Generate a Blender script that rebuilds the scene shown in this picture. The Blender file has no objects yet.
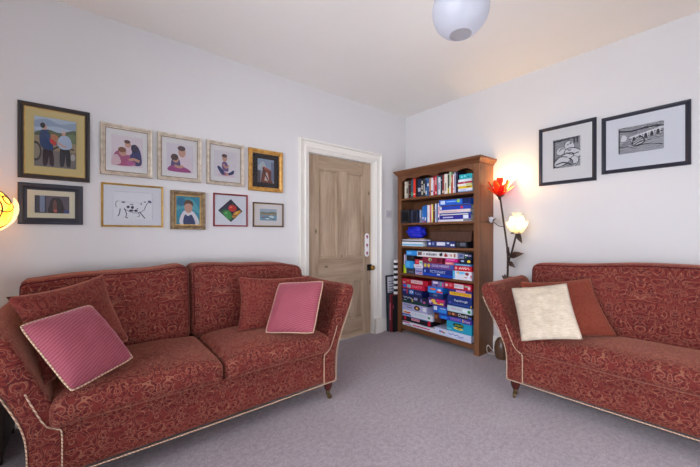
import bpy, bmesh, math, random
from mathutils import Vector, Matrix, noise
random.seed(7)
PI = math.pi
SC = bpy.context.scene
COL = SC.collection
R90 = -PI / 2

# ------------------------------------------------------------------ colours
def lin(c):
    def f(v):
        v /= 255.0
        return v / 12.92 if v <= .04045 else ((v + .055) / 1.055) ** 2.4
    return (f(c[0]), f(c[1]), f(c[2]), 1.0)

_mats = {}
def mat(rgb, rough=.6, spec=.3, metal=0.0, coat=0.0, name=None):
    key = (tuple(rgb), rough, spec, metal, coat)
    if key in _mats:
        return _mats[key]
    m = bpy.data.materials.new(name or 'plain')
    m.use_nodes = True
    b = m.node_tree.nodes['Principled BSDF']
    b.inputs['Base Color'].default_value = lin(rgb)
    b.inputs['Roughness'].default_value = rough
    b.inputs['Specular IOR Level'].default_value = spec
    b.inputs['Metallic'].default_value = metal
    b.inputs['Coat Weight'].default_value = coat
    _mats[key] = m
    return m

class NT:
    """small helper to wire node materials"""
    def __init__(s, name):
        s.m = bpy.data.materials.new(name)
        s.m.use_nodes = True
        s.t = s.m.node_tree
        s.b = s.t.nodes['Principled BSDF']
        s.out = s.t.nodes['Material Output']
    def n(s, typ, **kw):
        x = s.t.nodes.new(typ)
        for k, v in kw.items():
            setattr(x, k, v)
        return x
    def l(s, a, b):
        s.t.links.new(a, b)
    def math(s, op, a, b=None, c=None):
        x = s.n('ShaderNodeMath', operation=op)
        for i, v in enumerate((a, b, c)):
            if v is None:
                continue
            if isinstance(v, (int, float)):
                x.inputs[i].default_value = v
            else:
                s.l(v, x.inputs[i])
        return x.outputs[0]
    def ramp(s, fac, stops, interp='LINEAR'):
        x = s.n('ShaderNodeValToRGB')
        x.color_ramp.interpolation = interp
        e = x.color_ramp.elements
        while len(e) < len(stops):
            e.new(.5)
        for i, (p, c) in enumerate(stops):
            e[i].position = p
            e[i].color = c if len(c) == 4 else lin(c)
        s.l(fac, x.inputs[0])
        return x.outputs[0]
    def mix(s, fac, a, b, blend='MIX'):
        x = s.n('ShaderNodeMix', data_type='RGBA', blend_type=blend)
        for sock, v in ((x.inputs[0], fac), (x.inputs[6], a), (x.inputs[7], b)):
            if isinstance(v, (int, float)):
                sock.default_value = v
            elif isinstance(v, tuple):
                sock.default_value = v if len(v) == 4 else lin(v)
            else:
                s.l(v, sock)
        return x.outputs[2]
    def noise(s, vec, scale, detail=3, rough=.5, dist=0):
        x = s.n('ShaderNodeTexNoise')
        x.inputs['Scale'].default_value = scale
        x.inputs['Detail'].default_value = detail
        x.inputs['Roughness'].default_value = rough
        x.inputs['Distortion'].default_value = dist
        if vec is not None:
            s.l(vec, x.inputs['Vector'])
        return x
    def bump(s, h, strength=.3, dist=.01):
        x = s.n('ShaderNodeBump')
        x.inputs['Strength'].default_value = strength
        x.inputs['Distance'].default_value = dist
        s.l(h, x.inputs['Height'])
        s.l(x.outputs[0], s.b.inputs['Normal'])
    def coord(s, which='Object'):
        return s.n('ShaderNodeTexCoord').outputs[which]
    def mapping(s, vec, scale=(1, 1, 1), rot=(0, 0, 0), loc=(0, 0, 0)):
        x = s.n('ShaderNodeMapping')
        x.inputs['Scale'].default_value = scale
        x.inputs['Rotation'].default_value = rot
        x.inputs['Location'].default_value = loc
        s.l(vec, x.inputs['Vector'])
        return x.outputs[0]
    def color(s, c):
        s.l(c, s.b.inputs['Base Color'])
    def set(s, **kw):
        for k, v in kw.items():
            s.b.inputs[k.replace('_', ' ')].default_value = v

def paint_mat(name, rgb, rough=.85):
    k = NT(name)
    c = k.coord()
    n1 = k.noise(c, 3.0, 4).outputs[0]
    k.color(k.mix(n1, lin([v - 3 for v in rgb]), lin([min(255, v + 2) for v in rgb])))
    n2 = k.noise(c, 220, 3).outputs[0]
    k.bump(n2, .06, .002)
    k.set(Roughness=rough, Specular_IOR_Level=.25)
    return k.m

def wood_mat(name, dark, light, axis='Z', ring=9.0, knots=True, rough=.5, spec=.35):
    k = NT(name)
    c = k.coord()
    sc = {'X': (.12, 1, 1), 'Y': (1, .12, 1), 'Z': (1, 1, .12)}[axis]
    v = k.mapping(c, sc)
    n1 = k.noise(v, ring, 6, .62, .8).outputs[0]
    v2 = k.mapping(c, tuple(.04 if s < 1 else 1 for s in sc))
    n2 = k.noise(v2, 90, 3, .6).outputs[0]
    f = k.math('ADD', k.math('MULTIPLY', n1, .75), k.math('MULTIPLY', n2, .25))
    col = k.ramp(f, [(.3, dark), (.72, light)])
    if knots:
        sck = {'X': (.5, 1, 1), 'Y': (1, .5, 1), 'Z': (1, 1, .5)}[axis]
        vo = k.n('ShaderNodeTexVoronoi')
        vo.inputs['Scale'].default_value = 5.5
        k.l(k.mapping(c, sck, loc=(.13, .37, .21)), vo.inputs['Vector'])
        kf = k.ramp(vo.outputs['Distance'], [(.035, (1, 1, 1, 1)), (.10, (0, 0, 0, 1))])
        col = k.mix(k.math('MULTIPLY', kf, .75), col, lin([int(v * .42) for v in dark]))
    k.color(col)
    k.bump(n2, .12, .002)
    k.set(Roughness=rough, Specular_IOR_Level=spec)
    return k.m

# ------------------------------------------------------------------ objects
def link(o, parent=None):
    COL.objects.link(o)
    if parent is not None:
        o.parent = parent
    return o

def tag(o, label, cat, group=None):
    o['label'] = label
    o['category'] = cat
    if group:
        o['group'] = group
    return o

def thing(name, label, cat, loc=(0, 0, 0), rotz=0.0, group=None):
    o = bpy.data.objects.new(name, None)
    o.empty_display_size = .1
    o.location = loc
    o.rotation_euler = (0, 0, rotz)
    link(o)
    return tag(o, label, cat, group)

def structure(o):
    o['kind'] = 'structure'
    return o

class MB:
    def __init__(s):
        s.v, s.f, s.m = [], [], []
        s.mats = []
    def mi(s, m):
        if m is None:
            return 0
        if m not in s.mats:
            s.mats.append(m)
        return s.mats.index(m)
    def add(s, verts, faces, m=None):
        o = len(s.v)
        i = s.mi(m)
        s.v += [tuple(p) for p in verts]
        s.f += [tuple(o + k for k in f) for f in faces]
        s.m += [i] * len(faces)
        return s
    def box(s, lo, hi, m=None):
        x0, y0, z0 = lo
        x1, y1, z1 = hi
        return s.add([(x0, y0, z0), (x1, y0, z0), (x1, y1, z0), (x0, y1, z0), (x0, y0, z1), (x1, y0, z1), (x1, y1, z1), (x0, y1, z1)],
                     [(3, 2, 1, 0), (4, 5, 6, 7), (0, 1, 5, 4), (1, 2, 6, 5), (2, 3, 7, 6), (3, 0, 4, 7)], m)
    def prism(s, poly, y0, y1, m=None):
        """poly in (x, z), extruded along y"""
        n = len(poly)
        vs = [(p[0], y0, p[1]) for p in poly] + [(p[0], y1, p[1]) for p in poly]
        fs = [tuple(range(n)), tuple(range(2 * n - 1, n - 1, -1))]
        fs += [(i, n + i, n + (i + 1) % n, (i + 1) % n) for i in range(n)]
        return s.add(vs, fs, m)
    def lathe(s, prof, c=(0, 0, 0), seg=24, m=None, cap=True):
        vs, fs = [], []
        for r, z in prof:
            for k in range(seg):
                a = 2 * PI * k / seg
                vs.append((c[0] + r * math.cos(a), c[1] + r * math.sin(a), c[2] + z))
        for i in range(len(prof) - 1):
            for k in range(seg):
                k2 = (k + 1) % seg
                fs.append((i * seg + k, i * seg + k2, (i + 1) * seg + k2, (i + 1) * seg + k))
        if cap:
            fs.append(tuple(range(seg - 1, -1, -1)))
            o = (len(prof) - 1) * seg
            fs.append(tuple(range(o, o + seg)))
        return s.add(vs, fs, m)
    def tube(s, pts, r, seg=8, m=None, rr=None):
        pts = [Vector(p) for p in pts]
        vs, fs = [], []
        n = len(pts)
        up = Vector((0.13, .27, .95))
        for i, p in enumerate(pts):
            t = (pts[min(i + 1, n - 1)] - pts[max(i - 1, 0)]).normalized()
            a = t.cross(up)
            if a.length < 1e-3:
                a = t.cross(Vector((1, 0, 0)))
            a.normalize()
            b = t.cross(a)
            q = rr[i] if rr else r
            for k in range(seg):
                w = 2 * PI * k / seg
                vs.append(p + a * (q * math.cos(w)) + b * (q * math.sin(w)))
        for i in range(n - 1):
            for k in range(seg):
                k2 = (k + 1) % seg
                fs.append((i * seg + k, i * seg + k2, (i + 1) * seg + k2, (i + 1) * seg + k))
        fs.append(tuple(range(seg - 1, -1, -1)))
        fs.append(tuple(range((n - 1) * seg, n * seg)))
        return s.add(vs, fs, m)
    def ball(s, c, r, m=None, seg=16, sq=(1, 1, 1)):
        prof = [(max(1e-4, math.sin(PI * i / 10)), -math.cos(PI * i / 10)) for i in range(11)]
        vs, fs = [], []
        for a, z in prof:
            for k in range(seg):
                w = 2 * PI * k / seg
                vs.append((c[0] + r * sq[0] * a * math.cos(w), c[1] + r * sq[1] * a * math.sin(w), c[2] + r * sq[2] * z))
        for i in range(10):
            for k in range(seg):
                k2 = (k + 1) % seg
                fs.append((i * seg + k, i * seg + k2, (i + 1) * seg + k2, (i + 1) * seg + k))
        return s.add(vs, fs, m)
    def build(s, name, m=None, parent=None, smooth=False, bevel=0, seg=2, loc=None, rot=None, uv=False, doubles=False, sub=0, tri=False):
        me = bpy.data.meshes.new(name)
        me.from_pydata(s.v, [], s.f)
        for x in (s.mats if s.mats else [m]):
            if x is not None:
                me.materials.append(x)
        if s.mats:
            me.polygons.foreach_set('material_index', s.m)
        bm = bmesh.new()
        bm.from_mesh(me)
        if tri:
            bmesh.ops.triangulate(bm, faces=[f for f in bm.faces if len(f.verts) > 8])
        if doubles:
            bmesh.ops.remove_doubles(bm, verts=bm.verts, dist=1e-5)
        bmesh.ops.recalc_face_normals(bm, faces=bm.faces)
        bm.to_mesh(me)
        bm.free()
        if smooth:
            me.polygons.foreach_set('use_smooth', [True] * len(me.polygons))
        if uv:
            box_uv(me)
        me.update()
        o = bpy.data.objects.new(name, me)
        link(o, parent)
        if loc is not None:
            o.location = loc
        if rot is not None:
            o.rotation_euler = rot
        if bevel:
            b = o.modifiers.new('soft edge', 'BEVEL')
            b.width = bevel
            b.segments = seg
            b.limit_method = 'ANGLE'
            b.angle_limit = math.radians(40)
        if sub:
            b = o.modifiers.new('smooth', 'SUBSURF')
            b.levels = b.render_levels = sub
        return o

def box_uv(me, off=(0, 0)):
    uvl = me.uv_layers.new(name='UVMap')
    for p in me.polygons:
        n = p.normal
        ax = max(range(3), key=lambda i: abs(n[i]) + (.12 if i == 2 else 0))
        for li in p.loop_indices:
            c = me.vertices[me.loops[li].vertex_index].co
            if ax == 0:
                uv = (c.y + .07, c.z)
            elif ax == 1:
                uv = (c.x, c.z)
            else:
                uv = (c.x, c.y - .06)
            uvl.data[li].uv = (uv[0] + off[0], uv[1] + off[1])

def arc_points(cx, cy, rx, ry, a0=0, a1=360, n=20):
    return [(cx + rx * math.cos(math.radians(a0 + (a1 - a0) * i / n)), cy + ry * math.sin(math.radians(a0 + (a1 - a0) * i / n))) for i in range(n + (0 if a1 - a0 == 360 else 1))]

def spline(pts, per=6, closed=False):
    n = len(pts)
    out = []
    rng = range(n) if closed else range(n - 1)
    for i in rng:
        if closed:
            p = [pts[(i + k - 1) % n] for k in range(4)]
        else:
            p = [pts[max(0, min(n - 1, i + k - 1))] for k in range(4)]
        for q in range(per):
            t = q / per
            out.append(tuple(.5 * ((2 * p[1][d]) + (-p[0][d] + p[2][d]) * t + (2 * p[0][d] - 5 * p[1][d] + 4 * p[2][d] - p[3][d]) * t * t
                                   + (-p[0][d] + 3 * p[1][d] - 3 * p[2][d] + p[3][d]) * t ** 3) for d in range(len(pts[0]))))
    if not closed:
        out.append(tuple(pts[-1]))
    return out

_txt = {}
def text_geo(s):
    """outline of a short text as flat faces, unit cap height"""
    if s in _txt:
        return _txt[s]
    cu = bpy.data.curves.new('lettering', 'FONT')
    cu.body = s
    cu.size = 1.0
    cu.resolution_u = 2
    o = bpy.data.objects.new('lettering', cu)
    COL.objects.link(o)
    dg = bpy.context.evaluated_depsgraph_get()
    dg.update()
    me = bpy.data.meshes.new_from_object(o.evaluated_get(dg))
    vs = [(v.co.x, v.co.y) for v in me.vertices]
    fs = [tuple(p.vertices) for p in me.polygons]
    bpy.data.objects.remove(o)
    bpy.data.curves.remove(cu)
    bpy.data.meshes.remove(me)
    x0, x1 = min(v[0] for v in vs), max(v[0] for v in vs)
    y0, y1 = min(v[1] for v in vs), max(v[1] for v in vs)
    vs = [((x - x0) / (x1 - x0), (y - y0) / (y1 - y0)) for x, y in vs]
    _txt[s] = (vs, fs)
    return _txt[s]

# flat printed shapes on a front that faces local -Y.  rect = (x0, z0, x1, z1); shapes in 0..1 of it
def prints(mb, rect, y, shapes, step=.00035):
    x0, z0, x1, z1 = rect
    for i, sh in enumerate(shapes):
        yy = y - step * (i + 1)
        m = mat(sh[0], .55, .2) if isinstance(sh[0], (tuple, list)) else sh[0]
        if sh[1] == 'text':
            _, _, t, a, b, c, d = sh                      # text within a..c, b..d
            vs, fs = text_geo(t)
            P = [(a + (c - a) * u, b + (d - b) * v) for u, v in vs]
        else:
            if sh[1] == 'rect':
                a, b, c, d = sh[2:]
                P = [(a, b), (c, b), (c, d), (a, d)]
            elif sh[1] == 'ell':
                cx, cy, rx, ry = sh[2:6]
                rot = math.radians(sh[6]) if len(sh) > 6 else 0
                P = []
                for k in range(18):
                    w = 2 * PI * k / 18
                    ex, ey = rx * math.cos(w), ry * math.sin(w)
                    P.append((cx + ex * math.cos(rot) - ey * math.sin(rot), cy + ex * math.sin(rot) + ey * math.cos(rot)))
            elif sh[1] == 'line':
                pts, wd = sh[2], sh[3]
                asp = (x1 - x0) / (z1 - z0)
                pts = spline(pts, 4) if len(pts) > 2 else pts
                L, Rr = [], []
                for k, p in enumerate(pts):
                    q0, q1 = pts[max(0, k - 1)], pts[min(len(pts) - 1, k + 1)]
                    tx, ty = (q1[0] - q0[0]) * asp, q1[1] - q0[1]
                    ln = math.hypot(tx, ty) or 1
                    nx, ny = -ty / ln, tx / ln
                    L.append((p[0] + nx * wd / 2 / asp, p[1] + ny * wd / 2))
                    Rr.append((p[0] - nx * wd / 2 / asp, p[1] - ny * wd / 2))
                n = len(L)
                P = L + Rr
                fs = [(k, k + 1, n + k + 1, n + k) for k in range(n - 1)]
                mb.add([(x0 + (x1 - x0) * u, yy, z0 + (z1 - z0) * v) for u, v in P], fs, m)
                continue
            elif sh[1] == 'blob':
                P = spline(sh[2], 5, True)
            else:
                P = sh[2]
            fs = [tuple(range(len(P)))]
        mb.add([(x0 + (x1 - x0) * u, yy, z0 + (z1 - z0) * v) for u, v in P], fs, m)

# ------------------------------------------------------------------ materials
M_wall = paint_mat('white wall paint', (211, 209, 209))
M_ceil = paint_mat('ceiling paint', (240, 236, 230))
M_gloss = mat((228, 224, 216), .35, .4, name='white gloss paint')
M_pine_door = wood_mat('stripped pine', (128, 104, 82), (196, 174, 150), 'Z', 9, True, .6, .2)
M_pine_door_x = wood_mat('stripped pine across', (128, 104, 82), (196, 174, 150), 'X', 9, True, .6, .2)
M_case = wood_mat('waxed pine', (90, 54, 34), (138, 92, 60), 'Z', 8, True, .42, .4)
M_case_x = wood_mat('waxed pine across', (88, 50, 30), (130, 84, 52), 'X', 8, False, .42, .4)
M_leg = wood_mat('turned mahogany', (52, 16, 14), (84, 30, 24), 'Z', 8, False, .25, .5)
M_brass = mat((178, 138, 70), .3, .5, 1.0, name='brass')
M_agedbrass = mat((112, 92, 62), .4, .5, .8, name='aged brass')
M_iron = mat((44, 38, 34), .45, .5, .7, name='dark iron')
M_black = mat((18, 18, 20), .4)
M_white = mat((236, 234, 230), .5)
M_paper = mat((226, 220, 206), .8, .1)

def carpet():
    k = NT('mauve grey carpet')
    c = k.coord()
    a = k.noise(c, 420, 3, .7).outputs[0]
    b = k.noise(c, 2.6, 4, .6).outputs[0]
    a = k.math('ADD', k.math('MULTIPLY', a, .5), k.math('MULTIPLY', k.noise(c, 130, 3, .7).outputs[0], .5))
    d = k.noise(c, 38, 4, .65).outputs[0]
    col = k.ramp(a, [(.34, (112, 100, 106)), (.66, (210, 197, 203))])
    col = k.mix(k.math('MULTIPLY', k.ramp(b, [(.35, (0, 0, 0, 1)), (.7, (1, 1, 1, 1))]), .25), col, lin((134, 121, 127)))
    col = k.mix(k.math('MULTIPLY', k.ramp(d, [(.4, (0, 0, 0, 1)), (.65, (1, 1, 1, 1))]), .5), col, lin((128, 116, 120)))
    k.color(col)
    h = k.math('ADD', a, k.math('MULTIPLY', d, 1.2))
    k.bump(h, .6, .006)
    k.set(Roughness=.95, Specular_IOR_Level=.1, Sheen_Weight=.25)
    return k.m
M_carpet = carpet()

def sofa_fabric(name, base, dark, line, off=0.0, kd=.62, kl=.34):
    k = NT(name)
    uv = k.coord('UV')
    sp = k.n('ShaderNodeSeparateXYZ')
    k.l(k.mapping(uv, loc=(off, off * .7, 0)), sp.inputs[0])
    u = k.math('PINGPONG', sp.outputs[0], .16)
    cb = k.n('ShaderNodeCombineXYZ')
    k.l(u, cb.inputs[0])
    k.l(sp.outputs[1], cb.inputs[1])
    warp = k.noise(cb.outputs[0], 9, 1)
    sub = k.n('ShaderNodeVectorMath', operation='SUBTRACT')
    k.l(warp.outputs['Color'], sub.inputs[0])
    sub.inputs[1].default_value = (.5, .5, .5)
    scl = k.n('ShaderNodeVectorMath', operation='SCALE')
    k.l(sub.outputs[0], scl.inputs[0])
    scl.inputs['Scale'].default_value = .085
    ad = k.n('ShaderNodeVectorMath', operation='ADD')
    k.l(cb.outputs[0], ad.inputs[0])
    k.l(scl.outputs[0], ad.inputs[1])
    vo = k.n('ShaderNodeTexVoronoi')
    vo.voronoi_dimensions = '2D'
    vo.inputs['Scale'].default_value = 25
    k.l(ad.outputs[0], vo.inputs['Vector'])
    d = vo.outputs['Distance']
    def band(x, c, w):
        return k.math('LESS_THAN', k.math('ABSOLUTE', k.math('SUBTRACT', x, c)), w)
    ve = k.n('ShaderNodeTexVoronoi')
    ve.voronoi_dimensions = '2D'
    ve.feature = 'DISTANCE_TO_EDGE'
    ve.inputs['Scale'].default_value = 25
    k.l(ad.outputs[0], ve.inputs['Vector'])
    e = ve.outputs['Distance']
    n2 = k.noise(cb.outputs[0], 16, 2).outputs[0]
    swirl = k.math('SINE', k.math('MULTIPLY', k.noise(ad.outputs[0], 11, 1).outputs[0], 44))
    lines = k.math('MAXIMUM', k.math('MULTIPLY', band(d, .40, .030), k.math('GREATER_THAN', k.noise(cb.outputs[0], 23, 1).outputs[0], .40)), k.math('MULTIPLY', band(swirl, .2, .20), k.math('GREATER_THAN', n2, .42)))
    lines = k.math('MAXIMUM', lines, k.math('MULTIPLY', band(d, .2, .022), k.math('GREATER_THAN', n2, .5)))
    darkm = k.math('MAXIMUM', k.math('LESS_THAN', d, .15), k.math('MULTIPLY', k.math('LESS_THAN', e, .07), k.math('GREATER_THAN', n2, .5)))
    darkm = k.math('MAXIMUM', darkm, k.math('MULTIPLY', band(swirl, -.45, .22), k.math('LESS_THAN', n2, .52)))
    big = k.noise(uv, 5, 2).outputs[0]
    col = k.mix(k.ramp(big, [(.35, (0, 0, 0, 1)), (.65, (1, 1, 1, 1))]), lin([int(v * .93) for v in base]), lin(base))
    col = k.mix(k.math('MULTIPLY', darkm, kd), col, lin(dark))
    col = k.mix(k.math('MULTIPLY', lines, kl), col, lin(line))
    weave = k.noise(uv, 900, 2, .6).outputs[0]
    col = k.mix(.5, col, k.ramp(weave, [(.25, (.55, .55, .55, 1)), (.75, (1.25, 1.2, 1.2, 1))]), 'MULTIPLY')
    k.color(col)
    h = k.math('ADD', k.math('MULTIPLY', weave, .5), k.math('SUBTRACT', k.math('MULTIPLY', lines, .5), k.math('MULTIPLY', darkm, .4)))
    k.bump(h, .35, .004)
    k.set(Roughness=.85, Specular_IOR_Level=.15, Sheen_Weight=.45, Sheen_Roughness=.4)
    k.b.inputs['Sheen Tint'].default_value = lin((255, 176, 150))
    return k.m
M_sofa = sofa_fabric('red damask upholstery', (116, 47, 41), (62, 16, 26), (184, 136, 106))

def rope_mat():
    k = NT('cream twisted cord')
    c = k.coord()
    w = k.n('ShaderNodeTexWave', wave_type='BANDS', bands_direction='DIAGONAL')
    w.inputs['Scale'].default_value = 40
    w.inputs['Distortion'].default_value = 2
    k.l(c, w.inputs['Vector'])
    k.color(k.ramp(w.outputs['Fac'], [(.2, (158, 112, 92)), (.5, (208, 182, 154))]))
    k.set(Roughness=.8)
    return k.m
M_rope = rope_mat()

def ribbed(name, a, b, freq=26, rot=.35):
    k = NT(name)
    c = k.coord()
    w = k.n('ShaderNodeTexWave', wave_type='BANDS', bands_direction='Z')
    w.inputs['Scale'].default_value = freq
    w.inputs['Distortion'].default_value = 2.5
    w.inputs['Detail'].default_value = 3
    w.inputs['Detail Scale'].default_value = 1.2
    k.l(k.mapping(c, rot=(0, rot, 0)), w.inputs['Vector'])
    n = k.noise(c, 14, 3).outputs[0]
    f = k.math('ADD', k.math('MULTIPLY', w.outputs['Fac'], .6), k.math('MULTIPLY', n, .4))
    k.color(k.ramp(f, [(.25, a), (.75, b)]))
    k.bump(w.outputs['Fac'], .35, .003)
    k.set(Roughness=.7, Specular_IOR_Level=.2, Sheen_Weight=.5, Sheen_Roughness=.35)
    k.b.inputs['Sheen Tint'].default_value = lin((255, 190, 205))
    return k.m
M_pink = ribbed('pink velvet', (134, 62, 76), (156, 82, 93))

def slub(name, a, b):
    k = NT(name)
    c = k.coord()
    n1 = k.noise(k.mapping(c, (8, 8, 60)), 4, 4, .6).outputs[0]
    n2 = k.noise(c, 24, 4, .6).outputs[0]
    k.color(k.ramp(k.math('ADD', k.math('MULTIPLY', n1, .6), k.math('MULTIPLY', n2, .4)), [(.3, a), (.7, b)]))
    k.bump(k.math('ADD', n1, n2), .4, .006)
    k.set(Roughness=.75, Specular_IOR_Level=.2, Sheen_Weight=.2)
    return k.m
M_cream = slub('cream silk', (172, 155, 134), (210, 196, 176))

def glass_pane():
    k = NT('picture glass')
    tr = k.n('ShaderNodeBsdfTransparent')
    gl = k.n('ShaderNodeBsdfGlossy')
    gl.inputs['Roughness'].default_value = .02
    fr = k.n('ShaderNodeFresnel')
    fr.inputs['IOR'].default_value = 1.42
    mx = k.n('ShaderNodeMixShader')
    k.l(k.math('MULTIPLY', fr.outputs[0], .85), mx.inputs[0])
    k.l(tr.outputs[0], mx.inputs[1])
    k.l(gl.outputs[0], mx.inputs[2])
    k.l(mx.outputs[0], k.out.inputs[0])
    return k.m
M_glass = glass_pane()

def emit(name, rgb, strength):
    k = NT(name)
    e = k.n('ShaderNodeEmission')
    e.inputs[0].default_value = lin(rgb)
    e.inputs[1].default_value = strength
    k.l(e.outputs[0], k.out.inputs[0])
    return k.m

def petal_mat(name, rgb, trans=.6, rough=.4):
    k = NT(name)
    tl = k.n('ShaderNodeBsdfTranslucent')
    tl.inputs[0].default_value = lin(rgb)
    mx = k.n('ShaderNodeMixShader')
    mx.inputs[0].default_value = trans
    k.set(Roughness=rough)
    k.b.inputs['Base Color'].default_value = lin(rgb)
    k.l(k.b.outputs[0], mx.inputs[1])
    k.l(tl.outputs[0], mx.inputs[2])
    k.l(mx.outputs[0], k.out.inputs[0])
    return k.m

# ------------------------------------------------------------------ the room
H = 2.63
XW, YB = -4.15, -4.1           # window wall and rear wall
T = .14
def plain_box(name, lo, hi, m):
    return structure(MB().box(lo, hi).build(name, m))
plain_box('floor', (XW - T, YB - T, -.1), (T, T, 0), M_carpet)
plain_box('ceiling', (XW - T, YB - T, H), (T, T, H + .1), M_ceil)
plain_box('wall_right', (0, YB - T, 0), (T, T, H), M_wall)
# left wall with the door opening
DX0, DX1, DZ = -1.445, -.555, 1.985
w = MB()
w.box((XW - T, 0, 0), (DX0, T, H)).box((DX1, 0, 0), (0, T, H)).box((DX0, 0, DZ), (DX1, T, H))
structure(w.build('wall_left', M_wall))
# window wall and rear wall, each with one opening (rear one added for light)
def holed_wall(name, axis, at, lo, hi, h0, h1, z0, z1):
    w = MB()
    def bx(a0, a1, b0, b1):
        if axis == 'x':
            w.box((at - T, a0, b0), (at, a1, b1))
        else:
            w.box((a0, at - T, b0), (a1, at, b1))
    bx(lo, h0, 0, H); bx(h1, hi, 0, H); bx(h0, h1, 0, z0); bx(h0, h1, z1, H)
    structure(w.build(name, M_wall))
WY0, WY1, WZ0, WZ1 = -3.7, -.95, .55, 2.36
holed_wall('wall_window', 'x', XW, YB - T, 0, WY0, WY1, WZ0, WZ1)
RX0, RX1, RZ0, RZ1 = -3.1, -.6, .12, 1.20
holed_wall('wall_rear', 'y', YB, XW, 0, RX0, RX1, RZ0, RZ1)
def sash(name, axis, at, a0, a1, z0, z1):
    f = MB()
    def bx(p0, p1, q0, q1, d0=-.08, d1=-.03):
        if axis == 'x':
            f.box((at + d0, p0, q0), (at + d1, p1, q1))
        else:
            f.box((p0, at + d0, q0), (p1, at + d1, q1))
    e = .06
    bx(a0, a0 + e, z0, z1); bx(a1 - e, a1, z0, z1); bx(a0 + e, a1 - e, z0, z0 + e); bx(a0 + e, a1 - e, z1 - e, z1)
    zm = (z0 + z1) / 2
    bx(a0 + e, a1 - e, zm - .025, zm + .025)
    am = (a0 + a1) / 2
    bx(am - .02, am + .02, z0 + e, zm - .025); bx(am - .02, am + .02, zm + .025, z1 - e)
    root = structure(f.build(name, M_gloss, bevel=.004))
    p = MB()
    if axis == 'x':
        p.box((at - .058, a0 + e, z0 + e), (at - .054, a1 - e, z1 - e))
    else:
        p.box((a0 + e, at - .058, z0 + e), (a1 - e, at - .054, z1 - e))
    p.build('pane', M_glass, root)
    s = MB()
    if axis == 'x':
        s.box((at - .03, a0 - .05, z0 - .03), (at + .09, a1 + .05, z0))
    else:
        s.box((a0 - .05, at - .03, z0 - .03), (a1 + .05, at + .09, z0))
    s.build('sill', M_gloss, root, bevel=.006)
sash('window_1', 'x', XW, WY0, WY1, WZ0, WZ1)
sash('added_low_window', 'y', YB, RX0, RX1, RZ0, RZ1)  # invented low window, lets in sky to brighten the picture wall

def skirting(name, p0, p1, nrm):
    """moulded board between p0 and p1 on a wall whose normal is nrm"""
    prof = [(0, 0), (.018, 0), (.018, .10), (.014, .115), (.014, .13), (.006, .145), (0, .15)]
    vs, fs = [], []
    for p in (p0, p1):
        for d, z in prof:
            vs.append((p[0] + nrm[0] * d, p[1] + nrm[1] * d, z))
    n = len(prof)
    fs = [(i, (i + 1) % n, n + (i + 1) % n, n + i) for i in range(n)] + [tuple(range(n)), tuple(range(n, 2 * n))]
    structure(MB().add(vs, fs).build(name, M_gloss))
skirting('baseboard_left', (XW, 0), (DX0 - .115, 0), (0, -1))
skirting('baseboard_corner', (DX1 + .125, 0), (0, 0), (0, -1))
skirting('baseboard_right', (0, -.02), (0, YB), (-1, 0))
skirting('baseboard_rear', (RX1 + .06, YB), (0, YB), (0, 1))
skirting('baseboard_window', (XW, YB), (XW, 0), (1, 0))

# ------------------------------------------------------------------ door and architrave
def architrave():
    a = MB()
    prof = [(0, 0), (0, -.012), (.018, -.016), (.028, -.024), (.040, -.024), (.046, -.016), (.082, -.020), (.090, -.034), (.104, -.036), (.110, -.022), (.110, 0)]
    n = len(prof)
    x0, x1, z1 = DX0, DX1, DZ
    vs = []
    for (cx, cz, sx, sz) in ((x0, 0, -1, 0), (x0, z1, -1, 1), (x1, z1, 1, 1), (x1, 0, 1, 0)):
        for d, y in prof:
            vs.append((cx + sx * d, y, cz + sz * d))
    fs = []
    for k in range(3):
        for i in range(n - 1):
            fs.append((k * n + i, k * n + i + 1, (k + 1) * n + i + 1, (k + 1) * n + i))
    fs += [tuple(range(n)), tuple(range(3 * n, 4 * n))]
    a.add(vs, fs)
    t = structure(a.build('trim_1', M_gloss))
    # plinth blocks at the foot
    MB().box((x0 - .118, -.040, 0), (x0, 0, .17)).build('plinth', M_gloss, t, bevel=.004)
    MB().box((x1, -.040, 0), (x1 + .118, 0, .17)).build('plinth', M_gloss, t, bevel=.004)
    # jamb lining and stop
    j = MB()
    j.box((x0, 0, 0), (x0 + .012, T, z1 - .012)).box((x1 - .012, 0, 0), (x1, T, z1 - .012)).box((x0, 0, z1 - .012), (x1, T, z1))
    structure(j.build('trim_2', M_gloss))
architrave()

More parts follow.
